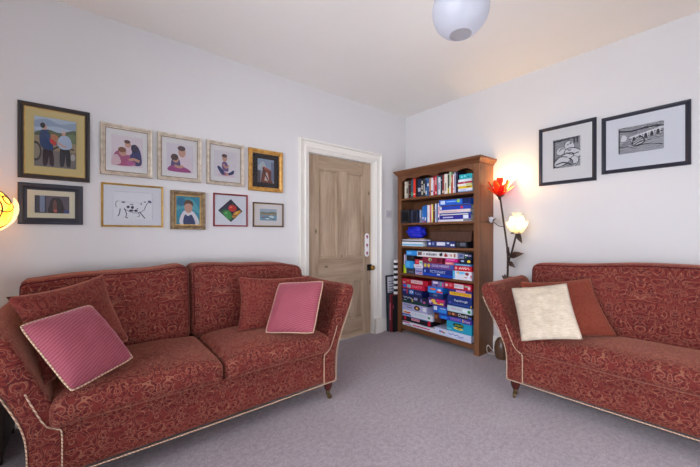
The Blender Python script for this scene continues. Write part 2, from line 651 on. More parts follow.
def door():
    x0, x1 = DX0 + .016, DX1 - .016
    z0, z1 = .008, DZ - .016
    yf, yb = .034, .074
    xs = (-1.300, -1.055, -.930, -.690)          # panel edges
    zu0, zu1, zl0, zl1 = .905, 1.835, .215, .640
    d = MB()
    d.box((x0, yf, z0), (xs[0], yb, z1)).box((xs[3], yf, z0), (x1, yb, z1))
    root = structure(d.build('door_1', M_pine_door, bevel=.002))
    for zz in ((z0, zl0), (zl1, zu0), (zu1, z1)):
        MB().box((xs[0], yf, zz[0]), (xs[3], yb, zz[1])).build('rail', M_pine_door_x, root, bevel=.0015)
    for zz in ((zl0, zl1), (zu0, zu1)):
        MB().box((xs[1], yf, zz[0]), (xs[2], yb, zz[1])).build('muntin', M_pine_door, root, bevel=.0015)
        for a, b in ((xs[0], xs[1]), (xs[2], xs[3])):
            p = MB().box((a - .002, yf + .014, zz[0] - .002), (b + .002, yf + .024, zz[1] + .002))
            pn = p.build('door_panel', M_pine_door, root)
            m = MB()
            prof = [(0, 0.002), (.004, -.003), (.010, -.002), (.020, .009), (.022, .0145)]
            vs, fs = [], []
            for dd, y in prof:
                vs += [(a + dd, yf + y, zz[0] + dd), (b - dd, yf + y, zz[0] + dd), (b - dd, yf + y, zz[1] - dd), (a + dd, yf + y, zz[1] - dd)]
            for i in range(len(prof) - 1):
                for q in range(4):
                    fs.append((i * 4 + q, i * 4 + (q + 1) % 4, i * 4 + 4 + (q + 1) % 4, i * 4 + 4 + q))
            m.add(vs, fs).build('panel_moulding', M_pine_door, pn)
    # china finger plate
    cx, za, zb, hw = -.632, .895, 1.165, .031
    pl = MB()
    poly = [(cx + hw * math.cos(t), zb - hw + hw * math.sin(t)) for t in [PI * i / 12 for i in range(13)]] + \
           [(cx + hw * math.cos(t), za + hw + hw * math.sin(t)) for t in [PI + PI * i / 12 for i in range(13)]]
    pl.prism(poly, yf - .006, yf, mat((238, 236, 236), .15, .6, coat=.4))
    sh = []
    for zc in (.16, .5, .86):
        for k in range(6):
            w = k * PI / 3
            sh.append(((178, 70, 96) if k % 2 else (120, 82, 120), 'ell', .5 + .16 * math.cos(w), zc + .035 * math.sin(w), .13, .026))
        sh.append(((70, 96, 74), 'ell', .5, zc - .075, .1, .03))
    prints(pl, (cx - hw, za, cx + hw, zb), yf - .006, sh, .0001)
    o = pl.build('finger_plate', None, root)
    o['label'] = 'white china finger plate with pink flowers'
    # lock plate and knob
    kx, kz = -.582, .768
    MB().box((kx - .05, yf - .014, kz - .036), (kx + .018, yf, kz + .036)).build('lock_plate', M_iron, root, bevel=.003)
    k = MB().lathe([(.010, 0), (.010, .020), (.022, .028), (.029, .042), (.027, .056), (.015, .064), (.002, .066)], seg=20)
    ko = k.build('door_handle', M_brass, root, smooth=True, loc=(kx - .010, yf - .014, kz), rot=(PI / 2, 0, 0))
    ko['label'] = 'round brass door knob'
    MB().box((kx + .022, yf - .012, kz - .03), (x1 - .001, yf, kz + .03)).build('keep', M_brass, root, bevel=.002)
door()

def light_switch():
    t = thing('light_switch', 'white double light switch on the wall between door frame and bookcase', 'light switch', (-.312, 0, 1.396))
    MB().box((-.045, -.009, -.045), (.045, -.0005, .045)).build('plate', mat((186, 182, 188), .35), t, bevel=.004)
    for s in (-1, 1):
        MB().add([(s * .014 - .011, -.0088, -.022), (s * .014 + .011, -.0088, -.022), (s * .014 + .011, -.0088, .022), (s * .014 - .011, -.0088, .022),
                  (s * .014 - .011, -.015, .018), (s * .014 + .011, -.015, .018), (s * .014 + .011, -.011, -.02), (s * .014 - .011, -.011, -.02)],
                 [(0, 1, 2, 3), (4, 5, 6, 7), (3, 2, 5, 4), (0, 1, 6, 7), (0, 3, 4, 7), (1, 2, 5, 6)]).build('rocker', mat((176, 170, 178), .35), t)
light_switch()

# ------------------------------------------------------------------ sofas
def grid_box(n):
    """quads on the surface of a cube [-1,1]^3, denser towards the edges"""
    nx, ny, nz = n
    def ax(k):
        return [math.copysign(abs(t) ** .72, t) for t in [-1 + 2 * i / k for i in range(k + 1)]]
    X, Y, Z = ax(nx), ax(ny), ax(nz)
    mb = MB()
    def face(A, B, f):
        vs = [f(a, b) for b in B for a in A]
        w = len(A)
        mb.add(vs, [(j * w + i, j * w + i + 1, (j + 1) * w + i + 1, (j + 1) * w + i) for j in range(len(B) - 1) for i in range(w - 1)])
    for s in (-1, 1):
        face(X, Y, lambda a, b: (a, b, s))
        face(X, Z, lambda a, b: (a, s, b))
        face(Y, Z, lambda a, b: (s, a, b))
    return mb

def soft_box(half, r, n, warp):
    mb = grid_box(n)
    out = []
    for p in mb.v:
        q = Vector((p[0] * half[0], p[1] * half[1], p[2] * half[2]))
        inn = Vector([max(-(h - r), min(h - r, c)) for c, h in zip(q, half)])
        d = q - inn
        if d.length > 1e-9:
            d = d.normalized() * r
        out.append(tuple(warp(inn + d)))
    mb.v = out
    return mb

def piping(name, pts, r, m, parent, per=5):
    return MB().tube(spline(pts, per), r, 6, m).build(name, None, parent, smooth=True)

def sofa(label, loc, rotz, hw, D, seats, backs, back_th, seatz=(.345, .468, .035), flare=0.0):
    t = thing('sofa', label, 'sofa', loc, rotz, 'matching damask sofas')
    o = hw - .776                                    # widening against the measured two-seater
    z0 = .125
    # frame with skirt
    b = soft_box((hw - .06, (D - .016) / 2, (.36 - z0) / 2), .012, (30, 10, 6), lambda p: Vector((p.x, p.y - (D - .016) / 2 - .003, p.z + (.36 + z0) / 2)))
    b.build('base', M_sofa, t, smooth=True, uv=True, doubles=True)
    # back frame
    bf = soft_box((hw + .045, .045, .35), .03, (20, 4, 10), lambda p: Vector((p.x * (1 - .06 * (.35 - p.z) / .7), p.y - .047, p.z + .47)))
    bf.build('back_frame', M_sofa, t, smooth=True, uv=True, doubles=True)
    # arms: a leaning, flared profile run from back to front
    prof = [(.664, .14), (.664, .30), (.680, .40), (.712, .46), (.765, .58), (.812, .69), (.848, .762), (.872, .784), (.902, .789), (.928, .775), (.943, .745),
            (.936, .705), (.912, .645), (.870, .555), (.828, .46), (.797, .375), (.783, .31), (.777, .22), (.776, .128), (.72, .126)]
    prof = [(x + flare * max(0, (z - .33) / .45), z) for x, z in prof]
    prof = spline(prof, 3, True)
    cxp = sum(p[0] for p in prof) / len(prof)
    n = len(prof)
    def inset(d):
        out = []
        for i, p in enumerate(prof):
            a, c = prof[i - 1], prof[(i + 1) % n]
            tx, tz = c[0] - a[0], c[1] - a[1]
            ln = math.hypot(tx, tz) or 1
            nx, nz = tz / ln, -tx / ln                  # outward for the winding used
            out.append((p[0] + nx * d, p[1] + nz * d))
        return out
    area = sum(prof[i][0] * prof[(i + 1) % n][1] - prof[(i + 1) % n][0] * prof[i][1] for i in range(n))
    sg = -1 if area > 0 else 1
    for side in (-1, 1):
        mb = MB()
        rings = []
        ys = [-.012] + [-.012 - (D - .03) * k / 14 for k in range(1, 14)]
        rings = [(0, y) for y in ys] + [(0, -(D - .020)), (.003, -(D - .010)), (.008, -(D - .003)), (.015, -D), (.024, -D - .003)]
        vs = []
        for d, y in rings:
            for (x, z) in inset(sg * d):
                wob = .004 * noise.noise(Vector((x * 6 + side, y * 6, z * 6)))
                vs.append((side * (x + o + wob), y, z + wob))
        fs = []
        for k in range(len(rings) - 1):
            for i in range(n):
                fs.append((k * n + i, k * n + (i + 1) % n, (k + 1) * n + (i + 1) % n, (k + 1) * n + i))
        fs.append(tuple(range(n)))
        fs.append(tuple(range((len(rings) - 1) * n, len(rings) * n)))
        arm = mb.add(vs, fs).build('arm', M_sofa, t, smooth=True, uv=True, tri=True)
        yp = -D - .004
        s = lambda x: side * (x + o + flare * max(0, (x - .79) / .155))
        piping('piping', [(s(.930), yp + .010, .690), (s(.905), yp + .006, .630), (s(.866), yp + .005, .545), (s(.826), yp + .005, .455), (s(.796), yp + .005, .375), (s(.782), yp + .005, .31), (s(.777), yp + .005, .22), (s(.777), yp + .005, .130)], .0032, M_rope, arm)
        piping('piping', [(s(.782), yp - .003, .512), (s(.752), yp - .003, .432), (s(.722), yp - .003, .365), (s(.690), yp - .003, .338), (s(.672), yp - .003, .322), (s(.670), yp - .003, .22), (s(.670), yp - .003, .130)], .0032, M_rope, arm)
    # cord along the foot of the front
    piping('piping', [(-hw, -D - .001, .127), (-hw * .5, -D - .001, .124), (0, -D - .001, .123), (hw * .5, -D - .001, .124), (hw, -D - .001, .127)], .0036, M_rope, t, 14)
    # skirt seam
    if len(seats) > 1:
        MB().tube([(0, -D + .0125, z) for z in (.13, .2, .27, .345)], .0022, 5).build('seam', M_sofa, t, uv=True)
    # seat cushions
    zb, zt, cr = seatz
    for i, (u0, u1) in enumerate(seats):
        ya, yb2 = -(back_th + .055), -(D + .036)
        half = ((u1 - u0) / 2, (ya - yb2) / 2, (zt - zb) / 2)
        cx, cy, cz = (u0 + u1) / 2, (ya + yb2) / 2, (zb + zt) / 2
        def wp(p, half=half, cx=cx, cy=cy, cz=cz, i=i):
            a, c = p.x / half[0], p.y / half[1]
            f = max(0, 1 - a ** 4) * max(0, 1 - (c * .96) ** 4)
            z = p.z
            if z > 0:
                z += cr * f * (.6 + .4 * (1 - a * a))
            fr = max(0, -c)                          # bulge of the front face
            y = p.y - .012 * (fr ** 6) * (1 - a ** 4) * (1 - (p.z / half[2]) ** 2)
            w = .005 * noise.noise(Vector((p.x * 5 + i * 9, p.y * 5, z * 4)))
            # corners of the front sag a little
            sag = -.014 * max(0, -c) ** 4 * abs(a) ** 6
            return Vector((p.x + cx, y + cy, z + cz + w + sag))
        so = soft_box(half, .042, (34, 26, 10), wp).build('seat_cushion', M_sofa, t, smooth=True, uv=True, doubles=True)
    # back cushions
    for i, (u0, u1, tops) in enumerate(backs):
        zb2, zn = zt - .03, .93
        half = ((u1 - u0) / 2, back_th / 2, (zn - zb2) / 2)
        cx, cz = (u0 + u1) / 2, (zb2 + zn) / 2
        def top(u, tops=tops):
            for (a, za), (c, zc) in zip(tops, tops[1:]):
                if u <= c:
                    s = (u - a) / (c - a)
                    s = max(0, min(1, s))
                    s = s * s * (3 - 2 * s)
                    return za + (zc - za) * s
            return tops[-1][1]
        def wp(p, half=half, cx=cx, cz=cz, i=i, top=top, zb2=zb2, zn=zn):
            u = p.x + cx
            z = p.z + cz
            k = (z - zb2) / (zn - zb2)
            lim = (.668 + .19 * min(1, k * 1.25)) + o           # follows the flare of the arms
            if abs(u) > lim - .0:
                u = math.copysign(lim + (abs(u) - lim) * .12, u) if abs(u) > lim else u
            z = zb2 + (top(p.x + cx) - zb2) * k
            a = p.x / half[0]
            c = p.z / half[2]
            bulge = .03 * (1 - a ** 4) * (1 - c ** 2)
            y = p.y - .075 - back_th / 2 + (-bulge if p.y < 0 else 0)
            y += .045 * (k - .3)                     # leans back
            w = .006 * noise.noise(Vector((p.x * 5 + i * 7, p.y * 3 + 4, p.z * 5)))
            return Vector((u, min(y, -.05) + w, z))
        so = soft_box(half, .055, (30, 10, 22), wp).build('back_cushion', M_sofa, t, smooth=True, uv=True, doubles=True)
        r = .055
        ix, iy, iz = half[0] - r, half[1] - r, half[2] - r
        k2 = r * .7071
        pp = [Vector((-ix - k2, -iy - k2, iz * q)) for q in (-.8, -.4, 0, .4, .8)]
        pp += [Vector((-ix + k2 * math.cos(w), -iy - k2, iz + k2 * math.sin(w))) for w in [PI - PI / 2 * j / 6 for j in range(7)]]
        pp += [Vector((-ix + 2 * ix * j / 16, -iy - k2, iz + k2)) for j in range(1, 16)]
        pp += [Vector((ix + k2 * math.cos(w), -iy - k2, iz + k2 * math.sin(w))) for w in [PI / 2 - PI / 2 * j / 6 for j in range(7)]]
        pp += [Vector((ix + k2, -iy - k2, iz * q)) for q in (.8, .4, 0, -.4, -.8)]
        MB().tube([wp(p) for p in pp], .0034, 6).build('piping', mat((74, 20, 28), .8, .1), so, smooth=True)
    # turned feet with brass castors at the front, square ones behind
    for sx in (-1, 1):
        lx, ly = sx * (hw - .045), -(D - .035)
        lg = MB().lathe([(.026, .128), (.030, .115), (.031, .095), (.024, .072), (.015, .058), (.013, .052)][::-1], (lx, ly, 0), 18).build('leg', M_leg, t, smooth=True)
        MB().lathe([(.011, .026), (.0155, .030), (.014, .052), (.0165, .056), (.0165, .060)], (lx, ly, 0), 16).build('castor_cup', M_agedbrass, lg, smooth=True)
        wv = MB().lathe([(.003, -.008), (.015, -.008), (.0172, -.004), (.0172, .004), (.015, .008), (.003, .008)], seg=18)
        wv.build('castor', M_agedbrass, lg, loc=(lx + sx * .004, ly - .014, .018), rot=(PI / 2, 0, PI / 2 + .5))
        MB().box((sx * (hw - .09) - .022, -.10, 0), (sx * (hw - .09) + .022, -.056, .13)).build('leg', M_leg, t, bevel=.004)
    return t

sofa_l = sofa('red damask two-seater sofa under the family pictures', (-2.56, -.06, 0), 0, .776, .86,
     [(-.712, -.003), (.003, .712)],
     [(-.890, -.040, [(-.88, .905), (-.6, .925), (-.3, .930), (-.08, .948), (0, .948)]), (-.032, .850, [(-.03, .945), (.10, .945), (.35, .928), (.6, .922), (.88, .885)])], .25)
sofa_r = sofa('red damask sofa below the two black-framed prints', (-.0704, -2.455, 0), R90 + math.radians(3.5), .83, .71,
     [(-.760, .760)],
     [(-.832, .832, [(-.85, .918), (-.6, .928), (-.1, .962), (.1, .962), (.55, .94), (.85, .918)])], .20, (.34, .455, .03), .026)

# ------------------------------------------------------------------ throw cushions
def pillow(label, m, c, rot, w, h, th, pipe=None, crease=0.0, seed=0, uv=False, pinch=.10, rc=0.0):
    N = 26
    yaw, tilt, roll = rot
    def surf(a, b, sgn):
        x = a * (1 - pinch * (1 - b * b) * abs(a) ** 2)
        z = b * (1 - pinch * (1 - a * a) * abs(b) ** 2)
        rr = 1 - rc * (a * a * b * b) ** 2
        x, z = x * rr, z * rr
        d = (max(0, 1 - abs(a) ** 2.6) ** .62) * (max(0, 1 - abs(b) ** 2.6) ** .62)
        y = sgn * th / 2 * d
        if d > 0:
            y += sgn * crease * d * noise.noise(Vector((a * 2.6 + seed, b * 5 + a * 2, sgn)))
            y += sgn * .004 * noise.noise(Vector((a * 3 + seed, b * 3, sgn * 2)))
        x0 = x * w / 2
        z0 = z * h / 2
        return (x0, y, z0)
    mb = MB()
    for sgn in (-1, 1):
        vs = [surf(-1 + 2 * i / N, -1 + 2 * j / N, sgn) for j in range(N + 1) for i in range(N + 1)]
        mb.add(vs, [(j * (N + 1) + i, j * (N + 1) + i + 1, (j + 1) * (N + 1) + i + 1, (j + 1) * (N + 1) + i) for j in range(N) for i in range(N)])
    o = mb.build('throw_cushion', m, smooth=True, uv=uv, doubles=True)
    Mx = Matrix.Rotation(yaw, 4, 'Z') @ Matrix.Rotation(tilt, 4, 'X') @ Matrix.Rotation(roll, 4, 'Y')
    o.location = c
    o.rotation_euler = Mx.to_euler()
    tag(o, label, 'cushion', 'throw cushions on the sofas')
    if pipe:
        e = [surf(-1 + 2 * i / N, -1, 1) for i in range(N)] + [surf(1, -1 + 2 * i / N, 1) for i in range(N)] + \
            [surf(1 - 2 * i / N, 1, 1) for i in range(N)] + [surf(-1, 1 - 2 * i / N, 1) for i in range(N + 1)]
        MB().tube([(p[0], 0, p[2]) for p in e], .0036, 6).build('piping', pipe, o, smooth=True)
    return o
M_throw = sofa_fabric('red damask cushion cover', (116, 48, 41), (74, 20, 28), (168, 116, 92), .31, .58, .28)
M_rust = sofa_fabric('rust cushion cover', (126, 58, 42), (96, 34, 30), (154, 94, 72), .31, .30, .16)
pillow('large red patterned cushion propped behind a pink one, at the lamp end', M_throw, (-3.1841, -0.6194, 0.7125), (0.7844, -0.3601, -0.0787), 0.4946, 0.4138, .10, None, 0, 1, True)
pillow('pink ribbed cushion with cream piping lying in front of a red patterned cushion', M_pink, (-3.1662, -0.8460, 0.6590), (0.6766, -0.7154, -0.0923), 0.3195, 0.3565, .125, M_rope, .004, 2, False, .03, .05)
pillow('red patterned cushion leaning behind a pink cushion at the door end of the sofa', M_throw, (-2.1098, -0.6328, 0.6694), (-0.3298, -0.3042, 0.0278), 0.5109, 0.3781, .085, None, 0, 3, True)
pillow('pink cushion with cream piping leaning against the sofa arm nearest the door', M_pink, (-2.0755, -0.8575, 0.6760), (-1.0720, -0.6309, -0.1099), 0.3544, 0.3688, .110, M_rope, .003, 4, False, .04, .05)
pillow('cream silky cushion leaning on the arm of the sofa beside the flower lamp', M_cream, (-0.8350, -1.9160, 0.6500), (-1.2115, -0.5462, -0.1949), 0.3389, 0.3760, .095, None, .018, 5, False, .06, .02)
pillow('rust-red cushion tucked behind the cream cushion', M_rust, (-0.6155, -1.9699, 0.6531), (-0.7693, -0.5575, -0.0778), 0.5002, 0.4202, .08, None, 0, 6, True)

# ------------------------------------------------------------------ framed pictures
def moulding(mb, w, h, prof, m=None):
    """frame rails with a profile of (inset, height) pairs, standing on the wall plane y=0"""
    vs, fs = [], []
    for d, y in prof:
        vs += [(-w / 2 + d, -y, -h / 2 + d), (w / 2 - d, -y, -h / 2 + d), (w / 2 - d, -y, h / 2 - d), (-w / 2 + d, -y, h / 2 - d)]
    for i in range(len(prof) - 1):
        for q in range(4):
            fs.append((i * 4 + q, i * 4 + (q + 1) % 4, i * 4 + 4 + (q + 1) % 4, i * 4 + 4 + q))
    mb.add(vs, fs, m)

def picture(label, loc, rotz, w, h, fw, fmat, mount, mount_rect, art_m, shapes, depth=.022, lip=None, tilt=0):
    """mount_rect = print area as fractions of the inner opening (x0, z0, x1, z1)"""
    t = thing('framed_picture', label, 'picture', loc, rotz, 'framed pictures on the walls')
    t.rotation_euler = (0, tilt, rotz)
    f = MB()
    y0 = .001
    moulding(f, w, h, [(0, y0), (0, depth * .8), (fw * .12, depth), (fw * .45, depth * .86), (fw * .55, depth * .93), (fw * .8, depth * .62), (fw, depth * .55), (fw, y0 + .004)], fmat)
    if lip is not None:
        moulding(f, w - 2 * fw + .001, h - 2 * fw + .001, [(0, y0 + .004), (0, depth * .5), (.005, depth * .5), (.005, y0 + .004)], lip)
    f.build('frame', None, t)
    iw, ih = w - 2 * fw, h - 2 * fw
    X0, Z0 = -iw / 2, -ih / 2
    r = (X0 + iw * mount_rect[0], Z0 + ih * mount_rect[1], X0 + iw * mount_rect[2], Z0 + ih * mount_rect[3])
    mm = MB()
    e = .0015
    a = (X0 - .002, Z0 - .002, X0 + iw + .002, Z0 + ih + .002)
    vs = []
    for (q, y) in ((a, .003), (a, .007), (r, .007), ((r[0] + e, r[1] + e, r[2] - e, r[3] - e), .004)):
        vs += [(q[0], -y, q[1]), (q[2], -y, q[1]), (q[2], -y, q[3]), (q[0], -y, q[3])]
    fs = [(i * 4 + q, i * 4 + (q + 1) % 4, i * 4 + 4 + (q + 1) % 4, i * 4 + 4 + q) for i in range(3) for q in range(4)]
    mm.add(vs, fs).build('mount', mat(mount, .8, .1), t)
    p = MB()
    p.box((r[0] - .004, -.004, r[1] - .004), (r[2] + .004, -.0015, r[3] + .004), art_m if not isinstance(art_m, tuple) else mat(art_m, .7, .1))
    prints(p, (r[0] + e, r[1] + e, r[2] - e, r[3] - e), -.0041, shapes, .00008)
    p.build('print', None, t)
    MB().box((X0 - .001, -.0105, Z0 - .001), (X0 + iw + .001, -.0085, Z0 + ih + .001)).build('glass', M_glass, t)
    return t

SKIN = (206, 156, 136)
def place_l(x0, z0, x1, z1):
    return ((x0 + x1) / 2, 0, (z0 + z1) / 2), x1 - x0, z1 - z0

def gilt(name, a, b):
    k = NT(name)
    c = k.coord()
    n = k.noise(c, 30, 4, .6).outputs[0]
    k.color(k.ramp(n, [(.3, a), (.7, b)]))
    k.set(Roughness=.38, Metallic=.35)
    return k.m
M_gold = gilt('gilt', (168, 116, 46), (214, 166, 88))
M_goldthin = gilt('brushed gold', (168, 128, 54), (206, 166, 84))
M_champ = gilt('champagne silver', (176, 160, 140), (216, 204, 190))
M_bronze = gilt('old bronze', (98, 78, 54), (156, 132, 100))
M_darkwood = mat((46, 40, 40), .4, .4)
M_blackframe = mat((32, 34, 48), .42, .4)
M_redframe = mat((134, 34, 40), .4, .4)
M_walnut = mat((78, 52, 44), .4, .4)

# two people outdoors
loc, w, h = place_l(-3.467, 1.495, -3.131, 1.955)
picture('largest picture, two people standing outdoors, in a dark frame with gold lip', loc, 0, w, h, .026, M_darkwood, (206, 184, 126), (.15, .125, .85, .885), (150, 164, 186), [
    ((176, 190, 206), 'rect', 0, .72, 1, 1), ((146, 162, 186), 'blob', [(0, .9), (.3, .97), (.6, .9), (1, .96), (1, .8), (.5, .84), (0, .78)]),
    ((92, 100, 74), 'blob', [(0, .66), (.3, .76), (.6, .72), (1, .80), (1, .5), (0, .5)]), ((160, 140, 112), 'rect', 0, .30, 1, .62),
    ((126, 116, 110), 'rect', 0, 0, 1, .34), ((110, 124, 92), 'blob', [(.7, .66), (.85, .72), (1, .7), (1, .54), (.72, .54)]),
    ((176, 118, 86), 'ell', .46, .62, .10, .06), ((74, 66, 62), 'ell', .03, .30, .14, .2), ((150, 138, 120), 'ell', .03, .30, .10, .15),
    ((60, 62, 60), 'line', [(.4, .34), (.6, .44), (.95, .40)], .03), ((178, 172, 166), 'ell', .92, .24, .06, .07),
    ((52, 32, 38), 'blob', [(.22, .42), (.40, .42), (.46, .06), (.36, .05), (.34, .22), (.30, .05), (.20, .05)]),
    ((46, 66, 108), 'blob', [(.14, .70), (.26, .76), (.36, .66), (.44, .42), (.40, .34), (.18, .38), (.12, .52)]),
    ((64, 88, 132), 'line', [(.28, .66), (.40, .50), (.52, .48)], .05), ((194, 60, 54), 'poly', [(.36, .60), (.52, .52), (.48, .44), (.36, .50)]),
    (SKIN, 'ell', .235, .80, .055, .06), ((40, 34, 36), 'ell', .195, .83, .06, .055),
    ((42, 42, 48), 'blob', [(.62, .44), (.82, .44), (.86, .06), (.76, .06), (.74, .26), (.70, .06), (.60, .06)]),
    ((170, 186, 208), 'blob', [(.60, .64), (.72, .68), (.84, .64), (.90, .48), (.82, .40), (.62, .40), (.54, .50)]),
    (SKIN, 'line', [(.56, .52), (.66, .46), (.76, .45)], .035), (SKIN, 'ell', .69, .72, .05, .055), ((196, 190, 186), 'ell', .69, .755, .052, .03)],
    depth=.024, lip=M_goldthin)
# silhouette in a wide black frame
loc, w, h = place_l(-3.467, 1.216, -3.167, 1.466)
picture('wide black frame holding a dark photo of a long-haired head, below the outdoor couple', loc, 0, w, h, .040, M_blackframe, (222, 212, 186), (.14, .17, .88, .82), (92, 92, 108), [
    ((58, 60, 76), 'rect', 0, 0, .32, 1), ((128, 138, 164), 'rect', .14, .05, .28, 1), ((74, 68, 74), 'rect', .05, 0, .10, 1),
    ((98, 88, 98), 'rect', .32, 0, 1, 1), ((52, 40, 42), 'blob', [(.40, 0), (.42, .5), (.48, .84), (.60, .92), (.74, .84), (.82, .5), (.84, 0)]),
    ((116, 70, 64), 'blob', [(.52, .1), (.52, .6), (.57, .78), (.63, .6), (.62, .1)]), ((190, 96, 82), 'ell', .59, .14, .05, .1), ((70, 78, 128), 'rect', .84, .02, 1, .2)], depth=.02)
# three portraits of children in champagne frames
def kids(label, rect, shapes):
    loc, w, h = place_l(*rect)
    picture(label, loc, 0, w, h, .026, M_champ, (236, 232, 232), (.13, .14, .87, .86), (226, 214, 216), shapes, depth=.026, lip=M_bronze)
kids('pale champagne frame with three young children huddled together', (-3.078, 1.56, -2.776, 1.91), [
    ((230, 216, 222), 'rect', 0, 0, 1, 1), ((176, 90, 128), 'blob', [(.05, .05), (.1, .40), (.3, .52), (.55, .40), (.75, .1), (.5, .02)]),
    ((222, 188, 196), 'blob', [(.02, .02), (.05, .3), (.2, .36), (.3, .1)]), ((66, 66, 116), 'blob', [(.62, .7), (.80, .74), (.94, .5), (.96, .1), (.7, .08), (.58, .4)]),
    ((226, 196, 206), 'blob', [(.42, .66), (.56, .72), (.66, .6), (.62, .42), (.44, .4)]), (SKIN, 'ell', .52, .74, .10, .11), ((96, 64, 60), 'ell', .50, .82, .10, .06),
    (SKIN, 'ell', .36, .46, .12, .13), ((140, 92, 70), 'ell', .34, .54, .13, .09), ((54, 52, 78), 'ell', .74, .62, .12, .14), (SKIN, 'line', [(.55, .2), (.7, .26), (.9, .2)], .09), ((184, 96, 150), 'ell', .62, .12, .16, .08)])
kids('champagne frame showing a father holding a toddler, middle of three matching frames', (-2.745, 1.56, -2.44, 1.912), [
    ((226, 218, 226), 'rect', 0, 0, 1, 1), ((232, 214, 224), 'blob', [(.42, .0), (.42, .52), (.56, .62), (.8, .58), (.96, .3), (1, 0)]),
    (SKIN, 'ell', .58, .72, .14, .18), ((84, 62, 66), 'ell', .56, .86, .15, .09), ((92, 84, 128), 'blob', [(.18, .10), (.2, .44), (.36, .52), (.5, .4), (.48, .1)]),
    (SKIN, 'ell', .34, .46, .12, .13), ((88, 62, 64), 'ell', .30, .52, .14, .12), ((170, 80, 140), 'blob', [(.1, .02), (.14, .2), (.5, .22), (.76, .16), (.9, .02)]),
    (SKIN, 'line', [(.3, .22), (.5, .18), (.62, .24)], .09)])
kids('champagne frame of a small seated child in blue jeans', (-2.402, 1.56, -2.095, 1.914), [
    ((228, 222, 228), 'rect', 0, 0, 1, 1), ((228, 206, 216), 'blob', [(.2, .1), (.35, .2), (.8, .16), (.85, .04), (.2, .04)]),
    ((58, 66, 112), 'blob', [(.14, .36), (.24, .40), (.48, .18), (.66, .18), (.86, .30), (.84, .14), (.5, .06), (.3, .12)]),
    ((120, 92, 146), 'blob', [(.38, .26), (.34, .52), (.46, .60), (.58, .52), (.62, .24)]), (SKIN, 'line', [(.40, .5), (.52, .36), (.64, .46)], .07),
    (SKIN, 'ell', .46, .72, .11, .13), ((96, 66, 66), 'ell', .45, .82, .12, .07), (SKIN, 'ell', .56, .10, .08, .05), ((170, 92, 130), 'ell', .46, .12, .05, .06)])
# gilt frame, dark mount, red boat-like picture
loc, w, h = place_l(-2.055, 1.538, -1.729, 1.910)
picture('broad gilt frame with black mount round a red and grey painting', loc, 0, w, h, .036, M_gold, (52, 46, 50), (.19, .14, .82, .86), (150, 160, 178), [
    ((150, 166, 190), 'rect', 0, .5, 1, 1), ((188, 196, 204), 'blob', [(.0, .6), (.3, .9), (.5, .7), (.3, .5)]), ((126, 66, 54), 'poly', [(.18, .0), (.34, .70), (.80, .56), (.92, .0)]),
    ((176, 94, 78), 'poly', [(.34, .70), (.80, .56), (.74, .50), (.36, .60)]), ((214, 190, 180), 'poly', [(.40, .1), (.5, .44), (.6, .44), (.72, .06)]), ((72, 42, 42), 'line', [(.3, .64), (.5, .3), (.7, .06)], .05),
    ((116, 126, 150), 'rect', .82, .1, 1, .9), ((96, 88, 92), 'rect', 0, 0, .16, .5)], depth=.026)
# cow drawing
loc, w, h = place_l(-3.073, 1.205, -2.706, 1.506)
INK = (52, 54, 82)
picture('thin gold frame with an ink sketch of a spotted cow', loc, 0, w, h, .013, M_goldthin, (230, 230, 236), (.16, .15, .84, .85), (238, 238, 242), [
    (INK, 'line', [(.06, .42), (.05, .58), (.10, .66)], .018), (INK, 'line', [(.16, .38), (.14, .2), (.10, .1)], .03), (INK, 'line', [(.26, .40), (.32, .2), (.30, .06), (.36, .05)], .028),
    (INK, 'line', [(.28, .36), (.48, .24), (.66, .26), (.78, .36)], .018), (INK, 'line', [(.66, .28), (.74, .14), (.80, .04)], .032), (INK, 'line', [(.62, .26), (.66, .14), (.60, .10)], .02),
    (INK, 'line', [(.78, .36), (.84, .56), (.92, .70)], .02), ((96, 92, 140), 'ell', .93, .68, .04, .06, 40), (INK, 'ell', .24, .62, .05, .025), (INK, 'ell', .36, .45, .04, .05), (INK, 'ell', .47, .44, .04, .06),
    (INK, 'ell', .44, .32, .06, .04), (INK, 'ell', .56, .32, .05, .045), (INK, 'ell', .60, .40, .02, .02), ((110, 110, 140), 'ell', .45, .55, .05, .02), (INK, 'ell', .80, .66, .02, .03), (INK, 'ell', .70, .58, .02, .03),
    ((170, 170, 190), 'line', [(.10, .66), (.3, .64), (.6, .62), (.78, .66)], .008)], depth=.016)
# boy in dungarees, blue backdrop
loc, w, h = place_l(-2.659, 1.191, -2.412, 1.487)
picture('small bronze frame of a child in dungarees on turquoise', loc, 0, w, h, .034, M_bronze, (74, 60, 44), (.02, .02, .98, .98), (58, 146, 172), [
    ((86, 172, 186), 'blob', [(0, .5), (.3, .9), (.6, .95), (.9, .7), (1, .4), (.5, .6)]), ((44, 118, 156), 'ell', .2, .8, .2, .15),
    ((228, 226, 232), 'blob', [(.18, .0), (.26, .42), (.5, .5), (.78, .42), (.96, 0)]), ((46, 58, 104), 'blob', [(.32, .0), (.36, .34), (.5, .3), (.66, .34), (.8, 0)]),
    (SKIN, 'ell', .52, .60, .17, .19), ((92, 70, 56), 'blob', [(.32, .66), (.38, .84), (.54, .88), (.70, .80), (.72, .66), (.6, .74), (.44, .74)])], depth=.03, lip=M_goldthin)
